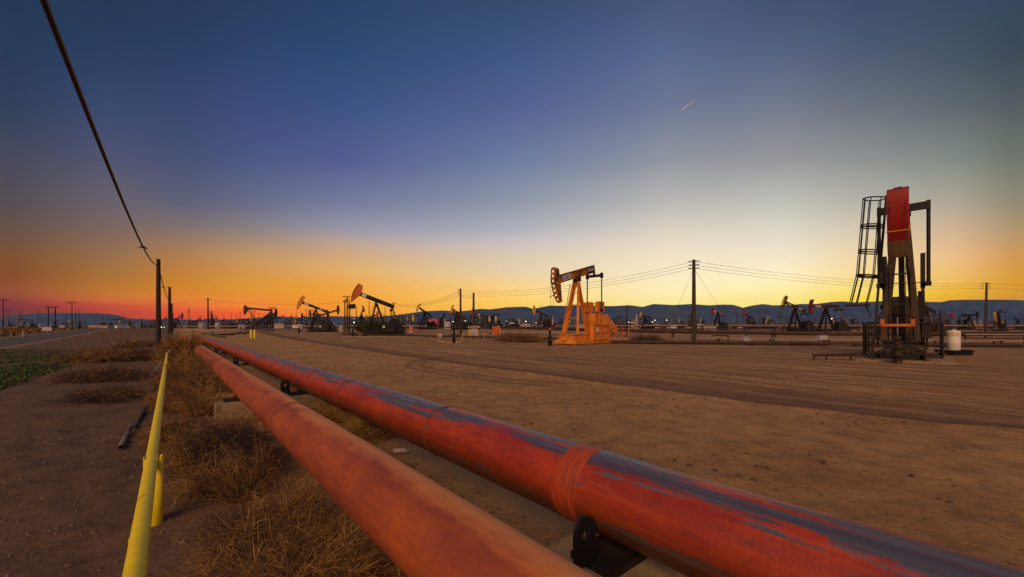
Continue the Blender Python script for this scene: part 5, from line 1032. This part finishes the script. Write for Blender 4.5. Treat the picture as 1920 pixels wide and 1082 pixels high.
# far clutter: tanks, heaps
rnd = random.Random(12); cm = []
for k in range(5):
    q = MB()
    if k == 0: q.lathe((0,0,0), [(1.6,0),(1.6,2.6),(.2,3.0)], 14)
    elif k == 1: q.box((0,0,.9),(4,1.6,1.8)); q.box((0,0,1.85),(4.2,1.8,.1))
    elif k == 2: q.tube([(-3,0,1.4),(3,0,1.4)], .8, 12); q.box((-2,0,.4),(.3,1.2,.8)); q.box((2,0,.4),(.3,1.2,.8))
    elif k == 3: q.lathe((0,0,0), [(.5,0),(.5,3.4),(.3,3.8),(.3,5.2)], 10); q.bar((-2,0,1),(2,0,1), .3, .3)
    else: q.box((0,0,.5),(6,.8,.3)); [q.box((x,0,.8),(.4,.6,1.6)) for x in (-2.6,-1,.8,2.4)]
    me = bpy.data.meshes.new('field_equipment'); me.from_pydata(q.v, [], q.f); me.update(); cm.append(me)
var = []
for me in cm:
    for mt in ('pale','brown','galv','lilac','dark','tan'):
        m2 = me.copy(); m2.materials.append(M[mt]); var.append(m2)
for i in range(280):
    px = rnd.uniform(-20, 1935); Y = rnd.uniform(150, 520) if px > 330 else rnd.uniform(230, 520)
    o = bpy.data.objects.new('field_equipment', rnd.choice(var)); COL.objects.link(o); o.location = at(px, Y); o.rotation_euler.z = rnd.uniform(-1, 1); s_ = rnd.uniform(.6, 1.2); o.scale = (s_,)*3
    tag(o, 'small indistinct tank or pipe skid among the far oil field equipment', 'equipment', 'indistinct equipment in the far oil field')
# lamps
for px, py, Y, mt, r_, lab in [(663.5,604.5,150,'lamp_w',.36,'bright white lamp left of the small dark pumpjack'),(711.5,604,170,'lamp_o',.24,'small warm lamp under the orange-headed pumpjack beam'),(664,597,190,'lamp_o',.2,'faint lamp above the bright white one'),(650,606,190,'lamp_o',.2,'dim orange lamp left of the bright white one'),
        (834,606.5,180,'lamp_o',.36,'warm lamp right of the pink tank'),(850,603,170,'lamp_w',.28,'lamp below the curved yellow head'),(872.5,601.5,200,'lamp_w',.3,'white lamp between the twin poles'),(986,602.5,200,'lamp_w',.36,'white lamp left of the orange pumpjack'),(1005,605.5,220,'lamp_o',.3,'orange lamp left of the orange pumpjack'),(950,602,260,'lamp_o',.3,'reddish lamp above the brown scrub'),
        (1179,604,220,'lamp_w',.34,'white lamp right of the orange pumpjack'),(1185,605,220,'lamp_o',.3,'orange lamp right of the orange pumpjack'),(1228,600.5,180,'lamp_o',.34,'upper lamp behind the plain yellow-headed pumpjack'),(1223.5,603.8,170,'lamp_o',.34,'lower lamp behind the plain yellow-headed pumpjack'),(1250,600.3,152,'lamp_w',.26,'lamp on the reddish left pole of the pair'),
        (1559,597.5,140,'lamp_o',.42,'orange lamp under the level beam'),(302,613.5,170,'lamp_w',.42,'white vehicle light at the end of the road, beside the nearest cable pole'),(308,613.5,170,'lamp_g',.5,'green light at the end of the road beside the white one')]:
    p = at(px, Y); z = hz(py, Y)-p.z; r_ *= .72
    t = empty('site_lamp', p, 0, lab, 'lamp', 'lit lamps in the oil field'); MB().lathe((0,0,z-r_*.6), [(r_*.3,0),(r_*.8,r_*.3),(r_*.6,r_*.9),(r_*.2,r_*1.1)], 10).build('bulb', M[mt], t)
    if z > .4: MB().tube([(0,.05,0),(0,.05,z-r_*.6)], .06, 6).build('post', M['dark'], t)
# contrail
a = Vector(((1277-960)/F*6000, 6000, hz(208, 6000))); b = Vector(((1303-960)/F*6000, 6000, hz(186.5, 6000))); d = b-a
o = MB().tube([Vector((0,0,0)), d*.05, d*.4, d*.75, d], [2, 7, 6.5, 4.5, 1], 8).build('contrail', M['contrail'], loc=a); tag(o, 'short pink aircraft contrail high in the sky', 'contrail')
# ------------------------------------------------------------------ haze
q = MB(); q.box((-500, 3120, 215), (17600, 6600, 434)); hzm = bpy.data.materials.new('haze_air'); hzm.use_nodes = True; ht = hzm.node_tree; ht.nodes.clear()
hv = ht.nodes.new('ShaderNodeVolumePrincipled'); hv.inputs['Density'].default_value = 0.000036; hv.inputs['Color'].default_value = (.25, .50, 1.0, 1); hv.inputs['Anisotropy'].default_value = 0.0
hou = ht.nodes.new('ShaderNodeOutputMaterial'); ht.links.new(hv.outputs[0], hou.inputs['Volume'])
tag(q.build('haze', hzm), 'thin bluish evening air over the whole oil field', 'haze', kind='stuff')
